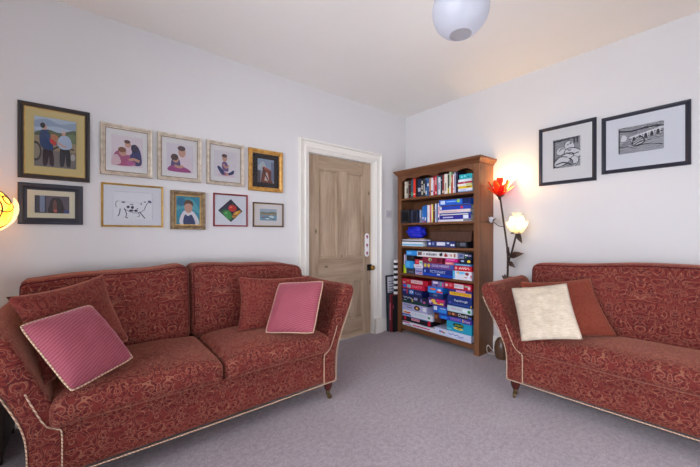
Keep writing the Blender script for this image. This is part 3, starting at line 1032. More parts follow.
# peppers
loc, w, h = place_l(-2.348, 1.219, -2.062, 1.492)
picture('red frame with a diamond print of peppers', loc, 0, w, h, .012, M_redframe, (234, 236, 244), (.02, .02, .98, .98), (234, 236, 244), [
    ((34, 36, 66), 'poly', [(.5, .08), (.90, .48), (.5, .90), (.08, .48)]), ((30, 88, 58), 'poly', [(.5, .10), (.12, .46), (.3, .56), (.62, .26)]),
    ((60, 156, 74), 'blob', [(.24, .40), (.34, .50), (.48, .44), (.54, .28), (.46, .17), (.34, .24)]), ((128, 200, 120), 'ell', .34, .40, .05, .03, 30),
    ((196, 48, 44), 'blob', [(.42, .60), (.50, .70), (.64, .66), (.70, .56), (.60, .46), (.46, .48)]), ((232, 130, 110), 'ell', .50, .61, .05, .03), ((60, 120, 60), 'line', [(.56, .68), (.58, .76)], .03),
    ((226, 156, 40), 'blob', [(.56, .36), (.70, .48), (.84, .50), (.80, .40), (.66, .26), (.56, .24)]), ((240, 200, 100), 'ell', .70, .41, .06, .025, 40), ((60, 40, 50), 'line', [(.56, .38), (.6, .3), (.7, .32)], .03)], depth=.018)
# little landscape
loc, w, h = place_l(-2.014, 1.219, -1.718, 1.438)
picture('smallest thin walnut frame with a tiny harbour view', loc, 0, w, h, .010, M_walnut, (234, 228, 226), (.20, .24, .80, .78), (130, 152, 170), [
    ((176, 190, 204), 'rect', 0, .72, 1, 1), ((122, 132, 112), 'blob', [(0, .5), (.1, .74), (.4, .68), (.7, .76), (1, .66), (1, .44), (0, .44)]), ((180, 150, 120), 'rect', .0, .5, 1, .58),
    ((126, 164, 186), 'rect', 0, 0, 1, .46), ((206, 224, 232), 'ell', .68, .3, .16, .14), ((60, 70, 80), 'line', [(.1, .2), (.4, .3), (.85, .1)], .06), ((164, 90, 84), 'ell', .18, .28, .08, .05), ((220, 224, 228), 'ell', .44, .16, .12, .06)], depth=.016, lip=M_goldthin)

# two woodcut prints on the other wall
def woodcut(name, scale, thr, dist, rot):
    k = NT(name)
    c = k.coord()
    w = k.n('ShaderNodeTexWave', wave_type='BANDS', bands_direction='Z')
    w.inputs['Scale'].default_value = scale
    w.inputs['Distortion'].default_value = dist
    w.inputs['Detail'].default_value = 2
    w.inputs['Detail Scale'].default_value = .9
    k.l(k.mapping(c, (1, 1, 1), (0, rot, 0)), w.inputs['Vector'])
    k.color(k.ramp(w.outputs['Fac'], [(thr - .02, (34, 36, 46)), (thr + .02, (206, 206, 212))]))
    k.set(Roughness=.8, Specular_IOR_Level=.1)
    return k.m
W1 = woodcut('woodcut ink wide', 24, .55, 6, .5)
W2 = woodcut('woodcut ink fine', 44, .42, 7, -.3)
W3 = woodcut('woodcut ink leaves', 34, .62, 9, .2)
BK, PW = (34, 36, 46), (212, 212, 216)
def place_r(y0, z0, y1, z1):
    return (0, (y0 + y1) / 2, (z0 + z1) / 2), abs(y1 - y0), z1 - z0
def ring_fig(cx, cy, rx, ry, rot):
    return [(BK, 'ell', cx, cy, rx * 1.10, ry * 1.18, rot), (PW, 'ell', cx, cy, rx, ry, rot)]
loc, w, h = place_r(-1.572, 1.583, -1.992, 2.085)
sh = [(BK, 'poly', [(0, .96), (.5, .98), (.98, 1), (1, .97), (.5, .93), (0, .9)])]
sh += ring_fig(.62, .70, .16, .2, 40) + ring_fig(.30, .58, .17, .13, 20) + ring_fig(.74, .46, .30, .16, -14) + ring_fig(.40, .26, .38, .15, 24) + ring_fig(.80, .22, .12, .14, 60)
sh += [(BK, 'line', [(.1, .12), (.4, .18), (.7, .06)], .04), (BK, 'line', [(.1, .3), (.3, .38), (.55, .34)], .03), (BK, 'line', [(.5, .5), (.7, .42), (.95, .46)], .03), (BK, 'line', [(.25, .58), (.32, .66), (.42, .64)], .03),
       (BK, 'ell', .56, .76, .03, .02), (BK, 'ell', .66, .80, .04, .03), (BK, 'line', [(.55, .6), (.62, .56), (.68, .6)], .03), (BK, 'line', [(.78, .98), (.80, .8)], .05), (BK, 'line', [(.9, .98), (.9, .78)], .05),
       (BK, 'line', [(.04, .04), (.06, .9)], .04), (BK, 'line', [(.6, .3), (.72, .2), (.7, .1)], .04)]
picture('square black-framed woodcut of animals lying together, hung nearer the bookcase', loc, R90, w, h, .028, M_blackframe, (228, 226, 226), (.22, .24, .78, .80), W1, sh, depth=.02)
loc, w, h = place_r(-2.026, 1.622, -2.512, 2.060)
sh = [(W3, 'rect', 0, .0, 1, 1), (W2, 'poly', [(0, 0), (1, 0), (1, .42), (.5, .36), (0, .20)]), (BK, 'poly', [(0, .92), (.3, .84), (.8, .92), (1, .86), (1, .82), (.8, .86), (.3, .78), (0, .86)]),
      (PW, 'poly', [(.26, .62), (1, .82), (1, .76), (.26, .56)])]
for k in range(5):
    cx = .36 + .13 * k
    sh += [(PW, 'rect', cx - .05, .44 + .035 * k, cx + .05, .60 + .034 * k), (BK, 'blob', [(cx - .034, .42 + .035 * k), (cx - .03, .55 + .035 * k), (cx, .60 + .035 * k), (cx + .03, .55 + .036 * k), (cx + .034, .42 + .037 * k)])]
sh += [(BK, 'blob', [(.30, .30), (.36, .50), (.50, .60), (.58, .50), (.60, .34), (.45, .24)]), (W1, 'blob', [(.33, .32), (.38, .48), (.50, .56), (.56, .46), (.57, .36), (.45, .28)]), (PW, 'blob', [(.06, .5), (.1, .72), (.2, .62), (.16, .48)]), (BK, 'line', [(.02, .04), (.02, .96)], .03), (BK, 'line', [(.0, .3), (.3, .2), (.6, .26), (1, .16)], .025)]
picture('landscape black-framed woodcut of an arched viaduct above bushes', loc, R90, w, h, .028, M_blackframe, (222, 223, 230), (.17, .28, .76, .80), W2, sh, depth=.02)

# ------------------------------------------------------------------ bookcase (local x runs along the wall, front faces local -y)
BX, BY = -.28, -.122
BW, BD = 1.03, .272
def to_case(lx, ly, z):
    return (BX + ly, BY - lx, z)
SH = [(.098, .098), (.700, .700), (1.017, 1.017), (1.282, 1.282), (1.570, 1.570)]
def bookcase():
    t = thing('bookcase', 'tall waxed pine bookcase with scalloped top rail full of books and games', 'bookcase', (BX, BY, 0), R90)
    th = .022
    for s, x in ((0, 0), (1, BW - th)):
        p = MB().box((x, .022, 0), (x + th, BD, 1.83))
        p.build('side_panel', M_case, t, bevel=.002)
    # front stiles that run down into feet
    for x in (0, BW - .056):
        MB().box((x, 0, 0), (x + .056, .022, 1.83)).build('stile', M_case, t, bevel=.003)
    MB().box((th, BD - .012, .06), (BW - th, BD, 1.83)).build('back_panel', M_case, t)
    for z, _ in SH[1:]:
        MB().box((th, .003, z - .024), (BW - th, BD - .013, z)).build('shelf', M_case_x, t, bevel=.003)
    MB().box((th, .003, .075), (BW - th, BD - .013, .098)).build('shelf', M_case_x, t, bevel=.002)
    MB().box((.056, .004, .050), (BW - .056, .022, .096)).build('bottom_rail', M_case_x, t, bevel=.002)
    # scalloped top rail
    lo = []
    x0, x1 = .056, BW - .056
    N = 60
    for i in range(N + 1):
        s = i / N
        a = abs(s - .5) * 2                                   # 1 at the ends, 0 in the middle
        z = 1.800
        # central dip, two raised flats, corner brackets
        z -= .026 * math.exp(-((s - .5) / .055) ** 2)
        z -= .020 * math.exp(-((a - .56) / .12) ** 2)
        z -= .040 * max(0, (a - .80) / .20) ** 1.5
        lo.append((x0 + (x1 - x0) * s, z))
    poly = lo + [(x1, 1.845), (x0, 1.845)]
    MB().prism(poly, .002, .022).build('top_rail', M_case_x, t)
    MB().box((0, .0, 1.83), (BW, BD, 1.848)).build('top_board', M_case_x, t)
    # cornice
    c = MB()
    prof = [(0, 1.835), (.008, 1.838), (.012, 1.850), (.024, 1.866), (.034, 1.874), (.036, 1.893), (-.02, 1.893)]
    vs = []
    for (cx, cy, sx, sy) in ((0, BD, -1, 0), (0, 0, -1, -1), (BW, 0, 1, -1), (BW, BD, 1, 0)):
        for d, z in prof:
            vs.append((cx + sx * d, cy + sy * d, z))
    n = len(prof)
    fs = [(k * n + i, k * n + i + 1, (k + 1) * n + i + 1, (k + 1) * n + i) for k in range(3) for i in range(n - 1)]
    fs += [(n - 1, 2 * n - 1, 3 * n - 1, 4 * n - 1), tuple(range(n)), tuple(range(3 * n, 4 * n))]
    c.add(vs, fs)
    c.build('cornice', M_case_x, t)
    for x in (0.0, BW - .03):
        MB().box((x, BD - .03, 0), (x + .03, BD, .06)).build('foot', M_case, t)
bookcase()

def lx_of(y):
    return BY - y

def upright(y0, y1, zb, h, rgb, label, cat='book', group='', deco=None, depth=.17, front=.035, lean=0):
    """a book on end: spine towards the room"""
    x0, x1 = lx_of(y0), lx_of(y1)
    w = max(.008, x1 - x0 - .0015)
    m = mat(rgb, .5, .3)
    b = MB()
    bt = .0025
    b.box((0, .001, 0), (bt, depth, h), m).box((w - bt, .001, 0), (w, depth, h), m)
    sp = [(0, .001), (w * .12, -.0015), (w * .5, -.003), (w * .88, -.0015), (w, .001), (w, .004), (0, .004)]
    vs = [(x, y, 0) for x, y in sp] + [(x, y, h) for x, y in sp]
    n = len(sp)
    b.add(vs, [(i, (i + 1) % n, n + (i + 1) % n, n + i) for i in range(n)] + [tuple(range(n)), tuple(range(n, 2 * n))], m)
    if deco:
        prints(b, (w * .06, 0, w * .94, h), -.0032, deco, .0002)
    o = b.build('book', None)
    o.location = to_case(x0, front, zb + .0012)
    o.rotation_euler = (0, lean, R90)
    tag(o, label, cat, group)
    MB().box((bt + .0002, .005, .003), (w - bt - .0002, depth - .005, h - .003)).build('page_block', M_paper, o)
    return o

def flat_book(y0, y1, z, th, rgb, label, group, deco=None, depth=.2, front=.03, pages=True, yaw=0):
    """a book lying flat, spine towards the room"""
    x0, x1 = lx_of(y0), lx_of(y1)
    w = x1 - x0
    m = mat(rgb, .45, .35)
    bt = .002
    b = MB()
    b.box((0, 0, 0), (w, depth, bt), m).box((0, 0, th - bt), (w, depth, th), m).box((0, -.0015, 0), (w, .003, th), m)
    if deco:
        prints(b, (0, 0, w, th), -.0015, deco, .0002)
    o = b.build('book', None)
    o.location = to_case(x0, front, z)
    o.rotation_euler = (0, 0, R90 + yaw)
    tag(o, label, 'book', group)
    MB().box((.003, .0035, bt + .0002), (w - .003, depth - .004, th - bt - .0002)).build('page_block', M_paper, o)
    return o

# --- top shelf, books on end
Zt = 1.570
G1 = 'books standing on the top shelf'
ORD = ['first', 'second', 'third', 'fourth', 'fifth', 'sixth', 'seventh', 'eighth', 'ninth', 'tenth', 'eleventh', 'twelfth', 'thirteenth', 'fourteenth', 'fifteenth', 'sixteenth',
       'seventeenth', 'eighteenth', 'nineteenth', 'twentieth', 'twenty-first', 'twenty-second', 'twenty-third', 'twenty-fourth', 'twenty-fifth', 'twenty-sixth', 'twenty-seventh', 'twenty-eighth']
def band(rgb, a, b):
    return (rgb, 'rect', 0, a, 1, b)
top_books = [
    (-.200, -.229, .196, (216, 210, 190), 'thick cream', [band((180, 172, 150), .1, .14), band((190, 60, 50), .8, .83)]),
    (-.230, -.256, .194, (176, 170, 156), 'stone grey', [band((90, 86, 80), .3, .6)]),
    (-.258, -.299, .205, (66, 28, 34), 'wide dark maroon', [band((150, 120, 70), .75, .78), band((150, 120, 70), .2, .23)]),
    (-.301, -.327, .210, (48, 96, 112), 'slim teal-blue', [band((90, 160, 120), .1, .3)]),
    (-.329, -.366, .224, (226, 52, 36), 'bright orange-red', [band((240, 200, 190), .15, .2)]),
    (-.368, -.397, .205, (24, 22, 26), 'plain black', [band((120, 120, 120), .5, .52)]),
    (-.399, -.443, .205, (30, 36, 66), 'broad navy', [band((180, 180, 190), .3, .5)]),
    (-.446, -.474, .190, (52, 50, 46), 'cream-lettered charcoal', [((214, 206, 186), 'rect', .2, .12, .8, .34), ((214, 206, 186), 'rect', .2, .42, .8, .66), ((214, 206, 186), 'rect', .2, .74, .8, .92)]),
    (-.476, -.500, .200, (58, 50, 48), 'brown-black white-titled', [((220, 220, 216), 'rect', .25, .2, .75, .7)]),
    (-.502, -.527, .198, (58, 110, 160), 'sky-blue banded', [((226, 226, 226), 'rect', .15, .1, .85, .3), band((30, 50, 90), .5, .9)]),
    (-.529, -.553, .196, (52, 92, 150), 'mid blue', [band((220, 226, 236), .55, .7)]),
    (-.554, -.574, .194, (206, 142, 92), 'tan-orange', [band((120, 40, 40), .05, .25)]),
    (-.576, -.604, .192, (222, 220, 230), 'lavender-white', [band((110, 100, 140), .2, .3)]),
    (-.606, -.630, .205, (182, 26, 52), 'crimson slim-lettered', [((240, 210, 210), 'rect', .3, .2, .7, .8)]),
    (-.631, -.655, .222, (196, 32, 58), 'tall crimson', [((250, 226, 220), 'ell', .5, .12, .35, .06), ((240, 200, 200), 'rect', .3, .5, .7, .85)]),
    (-.657, -.668, .205, (60, 140, 148), 'thinnest teal', None),
    (-.670, -.698, .186, (228, 228, 236), 'short white', [((150, 120, 170), 'rect', .25, .3, .75, .7)]),
    (-.700, -.720, .212, (26, 54, 70), 'dark petrol-blue', [band((200, 200, 200), .7, .75)]),
    (-.722, -.742, .205, (144, 54, 46), 'brick-red', [band((226, 206, 190), .06, .2)]),
    (-.744, -.786, .208, (226, 218, 206), 'thickest off-white', [((150, 140, 130), 'rect', .3, .15, .7, .55)]),
    (-.788, -.804, .196, (68, 58, 38), 'yellow-footed olive', [band((214, 190, 40), 0, .3)]),
    (-.806, -.826, .222, (192, 214, 176), 'pale green', [band((240, 244, 230), .0, .35)]),
    (-.828, -.846, .186, (204, 70, 52), 'coral red', [((244, 220, 200), 'rect', .3, .6, .7, .9)]),
    (-.848, -.862, .192, (232, 226, 216), 'slim ivory', [band((90, 90, 110), .2, .25)]),
    (-.864, -.880, .222, (196, 188, 214), 'lilac', [((90, 70, 120), 'rect', .3, .3, .7, .8)]),
    (-.882, -.903, .222, (38, 34, 62), 'dark indigo', [band((120, 110, 150), .8, .84)]),
]
for i, (a, b, h, c, nm, deco) in enumerate(top_books):
    nm2 = nm if ' book ' in nm else nm + ' book'
    nm2 = nm2.replace(' book with', ' book,') if len(nm2.split()) > 5 else nm2
    upright(a, b, Zt, h, c, f'{nm2} on end, {ORD[i]} from the door end of the top shelf', 'book', G1, deco)

# --- top shelf, the small stack at the end
z = Zt + .001
G1b = 'books lying flat on the top shelf'
for (th, c, a, b, nm, deco) in [
    (.011, (108, 158, 206), -.912, -1.068, 'light blue book lying at the bottom of the top-shelf stack', None),
    (.024, (224, 226, 238), -.912, -1.070, 'white book with blue lettering lying under the yellow one', [((60, 86, 170), 'text', 'GUIDE', .12, .25, .55, .75)]),
    (.024, (222, 190, 30), -.914, -1.066, 'yellow book lying in the top-shelf stack', [((150, 110, 20), 'rect', .6, .2, .9, .8)]),
    (.022, (232, 230, 226), -.906, -1.064, 'white book lying between the yellow and crimson ones', [((190, 200, 130), 'rect', .6, .1, 1, .9)]),
    (.018, (178, 26, 62), -.910, -1.064, 'crimson book lying in the top-shelf stack', [((226, 160, 170), 'rect', .4, .2, .5, .8)]),
    (.024, (210, 222, 228), -.914, -1.062, 'pale grey book lying under the turquoise one', [((226, 236, 240), 'rect', .1, .2, .5, .8)]),
    (.048, (46, 170, 180), -.926, -1.064, 'thick turquoise book on top of the top-shelf stack', [((150, 216, 220), 'ell', .2, .5, .06, .2), ((150, 216, 220), 'ell', .45, .6, .08, .15), ((30, 120, 140), 'ell', .72, .4, .1, .2)])]:
    flat_book(a, b, z, th, c, nm, G1b, deco, .19, .03)
    z += th + .0008

# ------------------------------------------------------------------ boxes of games
def game(y0, y1, z, h, rgb, label, deco=None, depth=.225, front=.012, cat='board game', group='boxed games in the bookcase', name='game_box', yaw=0, lid=True):
    x0, x1 = lx_of(y0), lx_of(y1)
    w = x1 - x0
    if x0 < .058:
        front = max(front, .0236)
    m = mat(rgb, .35, .4)
    t = thing(name, label, cat, to_case(x0, front, z), R90 + yaw, group)
    if lid:
        MB().box((.0015, .0015, 0), (w - .0015, depth - .0015, h * .5), m).build('box_base', None, t, bevel=.001)
    b = MB().box((0, 0, h * .10 if lid else 0), (w, depth, h), m)
    if deco:
        prints(b, (0, h * .10 if lid else 0, w, h), 0, deco, .0002)
    b.build('box_lid' if lid else 'box_body', None, t)
    return t
W, Y_, K = (238, 238, 240), (236, 196, 40), (22, 22, 26)

# --- second shelf
Z2 = 1.282
game(-.181, -.314, Z2 + .001, .152, (24, 24, 28), 'matt black storage box with open front edge at the door end of its shelf', [((44, 46, 52), 'rect', .1, .1, .9, .9), ((16, 16, 18), 'rect', .16, .16, .84, .84)], .2, -.008, 'box', 'storage boxes in the bookcase', 'storage_box', 0, False)
game(-.318, -.412, Z2 + .001, .145, (36, 40, 62), 'dark navy storage box beside the matt black box', [((58, 62, 88), 'rect', .1, .08, .3, .92), ((26, 28, 44), 'rect', .36, .1, .9, .9)], .2, .005, 'box', 'storage boxes in the bookcase', 'storage_box', 0, False)
G2 = 'books standing on the second shelf'
s2 = [
    (-.419, -.446, .142, (150, 164, 190), 'grey-blue', [((96, 60, 80), 'rect', .2, .1, .8, .35)]),
    (-.458, -.487, .178, (38, 112, 190), 'azure', [((230, 120, 120), 'rect', .1, .03, .9, .12), ((220, 230, 240), 'rect', .25, .2, .75, .35)]),
    (-.489, -.519, .188, (34, 104, 186), 'tall cobalt', [((220, 230, 240), 'rect', .2, .12, .8, .3), ((200, 60, 60), 'rect', .1, .02, .9, .09)]),
    (-.527, -.550, .190, (234, 234, 240), 'white', [((190, 190, 200), 'rect', .3, .3, .7, .6)]),
    (-.552, -.582, .188, (206, 112, 118), 'rose-striped', [((240, 232, 232), 'rect', 0, .0, .35, 1), ((176, 50, 60), 'rect', .5, .1, .8, .5)]),
    (-.585, -.604, .196, (228, 206, 60), 'lemon-edged', [((244, 240, 220), 'rect', 0, 0, .5, 1)]),
    (-.607, -.627, .198, (92, 30, 40), 'wine-red', [band((200, 180, 180), .6, .65)]),
    (-.629, -.646, .198, (224, 226, 240), 'pale lilac-white', [((120, 120, 170), 'rect', .3, .2, .7, .7)]),
    (-.648, -.662, .196, (44, 116, 170), 'narrow sea-blue', None),
    (-.664, -.686, .198, (230, 214, 226), 'pinkish white', [((70, 50, 140), 'rect', .2, .1, .9, .25), ((200, 90, 130), 'rect', .3, .4, .8, .8)]),
]
for i, (a, b, h, c, nm, deco) in enumerate(s2):
    upright(a, b, Z2, h, c, f'{nm} book on end, {ORD[i]} after the navy box on the second shelf down', 'book', G2, deco)
z = Z2 + .001
G2b = 'large books and boxes stacked on the second shelf'
for (th, c, a, b, nm, deco, yaw) in [
    (.022, (228, 228, 234), -.692, -1.060, 'large white book at the bottom of the blue stack', [((226, 226, 232), 'rect', 0, 0, .7, 1), ((110, 108, 124), 'rect', .76, .1, 1, .9)], 0),  # grey end paints the shaded side of the stack
    (.044, (44, 38, 142), -.694, -1.050, 'indigo box file with white end label in the blue stack', [((206, 210, 236), 'rect', .12, .35, .46, .6), ((226, 232, 244), 'rect', .78, .1, .94, .9)], 0),
    (.022, (36, 72, 150), -.700, -1.062, 'navy and white book above the indigo box', [((236, 232, 220), 'rect', .02, .0, .9, .4)], .0),
    (.030, (222, 206, 206), -.690, -1.050, 'pale pink book in the middle of the blue stack', [((176, 160, 168), 'rect', .1, .3, .6, .5)], .0),
    (.036, (30, 66, 178), -.700, -1.055, 'royal blue book with a red spot near its end', [((204, 50, 70), 'ell', .72, .5, .04, .4), ((226, 226, 236), 'rect', .0, .2, .06, .9)], 0),
    (.010, (70, 46, 34), -.715, -1.04, 'thin brown book under the top blue annual', None, 0)]:
    flat_book(a, b, z, th, c, nm, G2b, deco, .215, .025, True, yaw)
    z += th + .0008
game(-.690, -1.06, z, .056, (28, 96, 206), 'bright blue box with lime badge topping the blue stack', [((206, 220, 236), 'rect', .05, .12, .20, .85), ((160, 200, 240), 'rect', .24, .5, .54, .68), ((150, 206, 90), 'ell', .62, .62, .055, .34), ((26, 40, 96), 'rect', .74, .0, 1, 1)], .215, .022, 'box', G2b, 'game_box', 0, True)  # dark blue end is the box's shaded side, put into its print

# --- third shelf
Z3 = 1.017
game(-.182, -.487, Z3 + .001, .048, (226, 234, 240), 'flat white and sky-blue box under the blue cloth bundle', [((110, 186, 226), 'rect', 0, .05, 1, .45)], .21, .012)
game(-.190, -.560, Z3 + .0505, .012, (40, 34, 36), 'thin black folder on the white and sky-blue box', [((90, 80, 80), 'rect', .7, .1, .95, .9)], .20, .016, 'folder', 'flat folders on the third shelf', 'folder', 0, False)
game(-.186, -.575, Z3 + .0635, .012, (204, 206, 222), 'thin silver-grey folder above the black folder', [((140, 150, 190), 'rect', .8, .2, .98, .8)], .20, .014, 'folder', 'flat folders on the third shelf', 'folder', 0, False)
game(-.25, -.50, Z3 + .0765, .014, (124, 96, 74), 'small brown box beside the blue cloth bundle', [((190, 170, 150), 'rect', .7, .2, .95, .8)], .16, .03, 'box', None, 'storage_box', 0, False)
def bundle():
    mb = MB()
    N, Mr = 40, 22
    vs, fs = [], []
    for j in range(Mr + 1):
        ph = PI * j / Mr
        for i in range(N):
            a = 2 * PI * i / N
            d = Vector((math.sin(ph) * math.cos(a), math.sin(ph) * math.sin(a), -math.cos(ph)))
            n = .34 * noise.noise(d * 2.3 + Vector((3, 1, 7))) + .16 * noise.noise(d * 5.5)
            r = 1 + n
            x, y, zz = d.x * r * .120, d.y * r * .075, d.z * r * .075
            vs.append((x, y, max(-.062, zz) + .062))
    for j in range(Mr):
        for i in range(N):
            fs.append((j * N + i, j * N + (i + 1) % N, (j + 1) * N + (i + 1) % N, (j + 1) * N + i))
    k = NT('blue velvet')
    k.b.inputs['Base Color'].default_value = lin((16, 26, 190))
    k.set(Roughness=.6, Sheen_Weight=.6)
    k.b.inputs['Sheen Tint'].default_value = lin((90, 110, 255))
    o = mb.add(vs, fs).build('cloth_bag', k.m, smooth=True)
    o.location = to_case(.195, .105, Z3 + .0915)
    o.rotation_euler = (0, 0, R90)
    tag(o, 'crumpled royal blue cloth bag heaped on flat folders', 'bag')
bundle()
game(-.541, -.890, Z3 + .001, .060, (36, 52, 112), 'long navy box with white labels under the brown basket', [((206, 214, 232), 'ell', .10, .5, .05, .28), ((120, 136, 180), 'rect', .20, .25, .27, .8), ((218, 220, 234), 'rect', .36, .2, .66, .85), ((196, 206, 230), 'rect', .72, .55, .80, .85), ((226, 228, 236), 'ell', .88, .36, .04, .2), ((226, 228, 236), 'ell', .95, .36, .03, .2)], .22, .012)
game(-.894, -1.024, Z3 + .001, .062, (24, 24, 32), 'short black box with grey label beside the navy box', [((92, 96, 110), 'rect', .36, .2, .86, .8), ((60, 64, 76), 'rect', .1, .2, .24, .8)], .22, .012)
def basket():
    t = thing('basket', 'low brown woven basket resting on the navy box', 'basket', to_case(.465, .02, Z3 + .0645), R90)
    k = NT('brown rush weave')
    c = k.coord()
    br = k.n('ShaderNodeTexBrick')
    br.inputs['Scale'].default_value = 34
    br.inputs['Color1'].default_value = lin((92, 58, 38))
    br.inputs['Color2'].default_value = lin((70, 42, 28))
    br.inputs['Mortar'].default_value = lin((36, 22, 16))
    k.l(k.mapping(c, rot=(PI / 2, 0, 0)), br.inputs['Vector'])
    k.color(br.outputs['Color'])
    k.bump(br.outputs['Fac'], .5, .004)
    k.set(Roughness=.7)
    w, d, h, tk = .470, .20, .098, .008
    b = MB()
    fl = .012
    rings = [((0, 0, w, d), 0), ((-fl, -fl * .3, w + fl, d + fl * .3), h), ((-fl + tk, -fl * .3 + tk, w + fl - tk, d + fl * .3 - tk), h), ((tk, tk, w - tk, d - tk), .008)]
    vs = []
    for (q, z) in rings:
        vs += [(q[0], q[1], z), (q[2], q[1], z), (q[2], q[3], z), (q[0], q[3], z)]
    fs = [(i * 4 + q, i * 4 + (q + 1) % 4, i * 4 + 4 + (q + 1) % 4, i * 4 + 4 + q) for i in range(3) for q in range(4)] + [(3, 2, 1, 0), (12, 13, 14, 15)]
    b.add(vs, fs).build('body', k.m, t)
    e = .006
    MB().tube([(-fl + e, e - fl * .3, h), (w / 2, e - fl * .3, h + .004), (w + fl - e, e - fl * .3, h), (w + fl - e, d + fl * .3 - e, h), (-fl + e, d + fl * .3 - e, h), (-fl + e, e - fl * .3, h)], .006, 8).build('rim', mat((52, 30, 22), .6), t)
basket()

# --- fourth shelf: games in three columns, bottom to top
Z4 = .700 + .001
def lines_of(rgb, x0, x1, z0, z1, n):
    """a run of small marks that reads as lettering too small to make out"""
    out = []
    random.seed(int(x0 * 1000) + n)
    x = x0
    step = (x1 - x0) / n
    for i in range(n):
        out.append((rgb, 'rect', x + step * .12, z0 + (z1 - z0) * random.random() * .15, x + step * (.6 + .3 * random.random()), z1 - (z1 - z0) * random.random() * .2))
        x += step
    return out
def tin():
    t = thing('tube', 'lime-yellow tube standing at the door end of the fourth shelf', 'tube', to_case(.090, .035, Z4), R90)
    MB().lathe([(.0215, 0), (.0225, .004), (.0225, .072), (.0215, .076)], seg=24).build('body', mat((184, 204, 30), .35, .4), t, smooth=False)
    MB().lathe([(.0235, .0765), (.0235, .092), (.021, .095)], seg=24).build('cap', mat((150, 180, 24), .35, .4), t)
tin()
game(-.248, -.365, Z4, .060, (52, 56, 74), 'slate-grey box beside the lime tube', [((120, 120, 150), 'rect', .3, .2, .9, .4)])
game(-.376, -.480, Z4, .072, (160, 160, 204), 'lavender box at the foot of the fourth shelf', [((90, 90, 160), 'rect', .1, .4, .9, .6), ((200, 120, 140), 'rect', .5, .05, .95, .25)])
game(-.485, -.858, Z4, .082, (24, 46, 134), 'navy game box with pale lettering at the foot of the fourth shelf',
     [((30, 74, 190), 'rect', 0, 0, 1, .3), ((190, 206, 240), 'text', 'PICTIONARY', .26, .42, .78, .82), ((150, 180, 240), 'ell', .08, .6, .03, .2), ((220, 226, 240), 'rect', .5, .16, .6, .32)])
game(-.862, -1.070, Z4, .086, (224, 226, 238), 'white game box with sky-blue edge and red bird-like motif', [((90, 180, 230), 'rect', 0, 0, .12, 1), ((120, 196, 236), 'blob', [(.2, .9), (.5, .95), (.7, .8), (.5, .6), (.25, .65)]), ((150, 60, 70), 'blob', [(.66, .75), (.76, .9), (.86, .75), (.8, .5), (.7, .55)]), ((230, 190, 90), 'ell', .3, .75, .06, .12), ((190, 60, 80), 'rect', .94, .2, 1, .6), ((206, 110, 120), 'ell', .7, .25, .08, .06)])
za = Z4 + .0735
game(-.226, -.346, Z4 + .0615, .085, (38, 146, 226), 'bright sky-blue box above the slate-grey box', [((90, 180, 240), 'rect', .1, .1, .6, .9)], .2, .016)
game(-.350, -.480, za, .040, (228, 224, 236), 'small white box on the lavender box', [((190, 170, 200), 'rect', .2, .25, .8, .6)], .2, .02)
zc = Z4 + .0835
game(-.487, -.872, zc, .056, (104, 76, 146), 'purple quiz game box with white lettering', [((210, 196, 60), 'ell', .08, .5, .045, .4), ((216, 190, 70), 'ell', .2, .5, .045, .4), ((226, 220, 240), 'text', 'QUIZ NIGHT', .30, .28, .86, .78), ((70, 90, 170), 'rect', .9, .1, 1, .9)])
zd = Z4 + .0875
game(-.880, -1.070, zd, .050, (198, 26, 48), 'scarlet game box with slanting white script', [((244, 236, 236), 'line', [(.28, .25), (.36, .7), (.40, .3), (.5, .7), (.54, .3), (.62, .75), (.66, .3), (.78, .7), (.86, .3)], .12), ((226, 170, 176), 'ell', .1, .5, .07, .3)])
game(-.878, -1.068, zd + .051, .020, (66, 130, 186), 'thin steel-blue box on the scarlet one', [((160, 200, 226), 'rect', .1, .3, .9, .6)])
game(-.940, -1.066, zd + .072, .050, (30, 32, 50), 'dark box with yellow spot near the end of the fourth shelf', [((220, 200, 60), 'ell', .78, .5, .14, .3), ((160, 180, 220), 'rect', .12, .3, .38, .7)])
zc2 = zc + .057
game(-.480, -.735, zc2, .064, (134, 36, 60), 'maroon game box with a cream and green emblem', [((206, 206, 160), 'ell', .40, .55, .09, .3), ((70, 110, 80), 'ell', .42, .5, .05, .2), ((96, 24, 44), 'rect', .75, .1, .95, .9)])
game(-.770, -.873, zc2, .026, (206, 120, 120), 'thin salmon box under the magenta one', [((230, 180, 170), 'rect', .1, .2, .8, .7)])
game(-.770, -.930, zc2 + .0268, .034, (196, 26, 128), 'magenta box in the fourth-shelf stack', [((236, 140, 200), 'rect', .1, .5, .7, .8), ((90, 16, 60), 'rect', .9, 0, 1, 1)])
game(-.372, -.432, za + .041, .055, (190, 24, 44), 'small red box wedged between black and white items', [((220, 90, 100), 'rect', .2, .2, .8, .8)], .18, .016)
game(-.436, -.474, za + .041, .044, (214, 226, 220), 'little white tub beside the small red box', [((100, 170, 150), 'rect', .1, .3, .9, .7)], .1, .012, 'tub', None, 'storage_tub', 0, False)
game(-.246, -.368, Z4 + .1475, .062, (28, 26, 32), 'black block standing in for the shaded gap under the long light-blue box', [((70, 70, 80), 'rect', .6, .3, .75, .8)], .2, .02)  # solid black, put where the stack only has a dark gap
ztop = za + .041 + .057
game(-.246, -.402, max(ztop, Z4 + .2105), .054, (44, 142, 224), 'light-blue game box topping the stack at the door end', [((120, 190, 240), 'rect', .1, .2, .5, .7)])
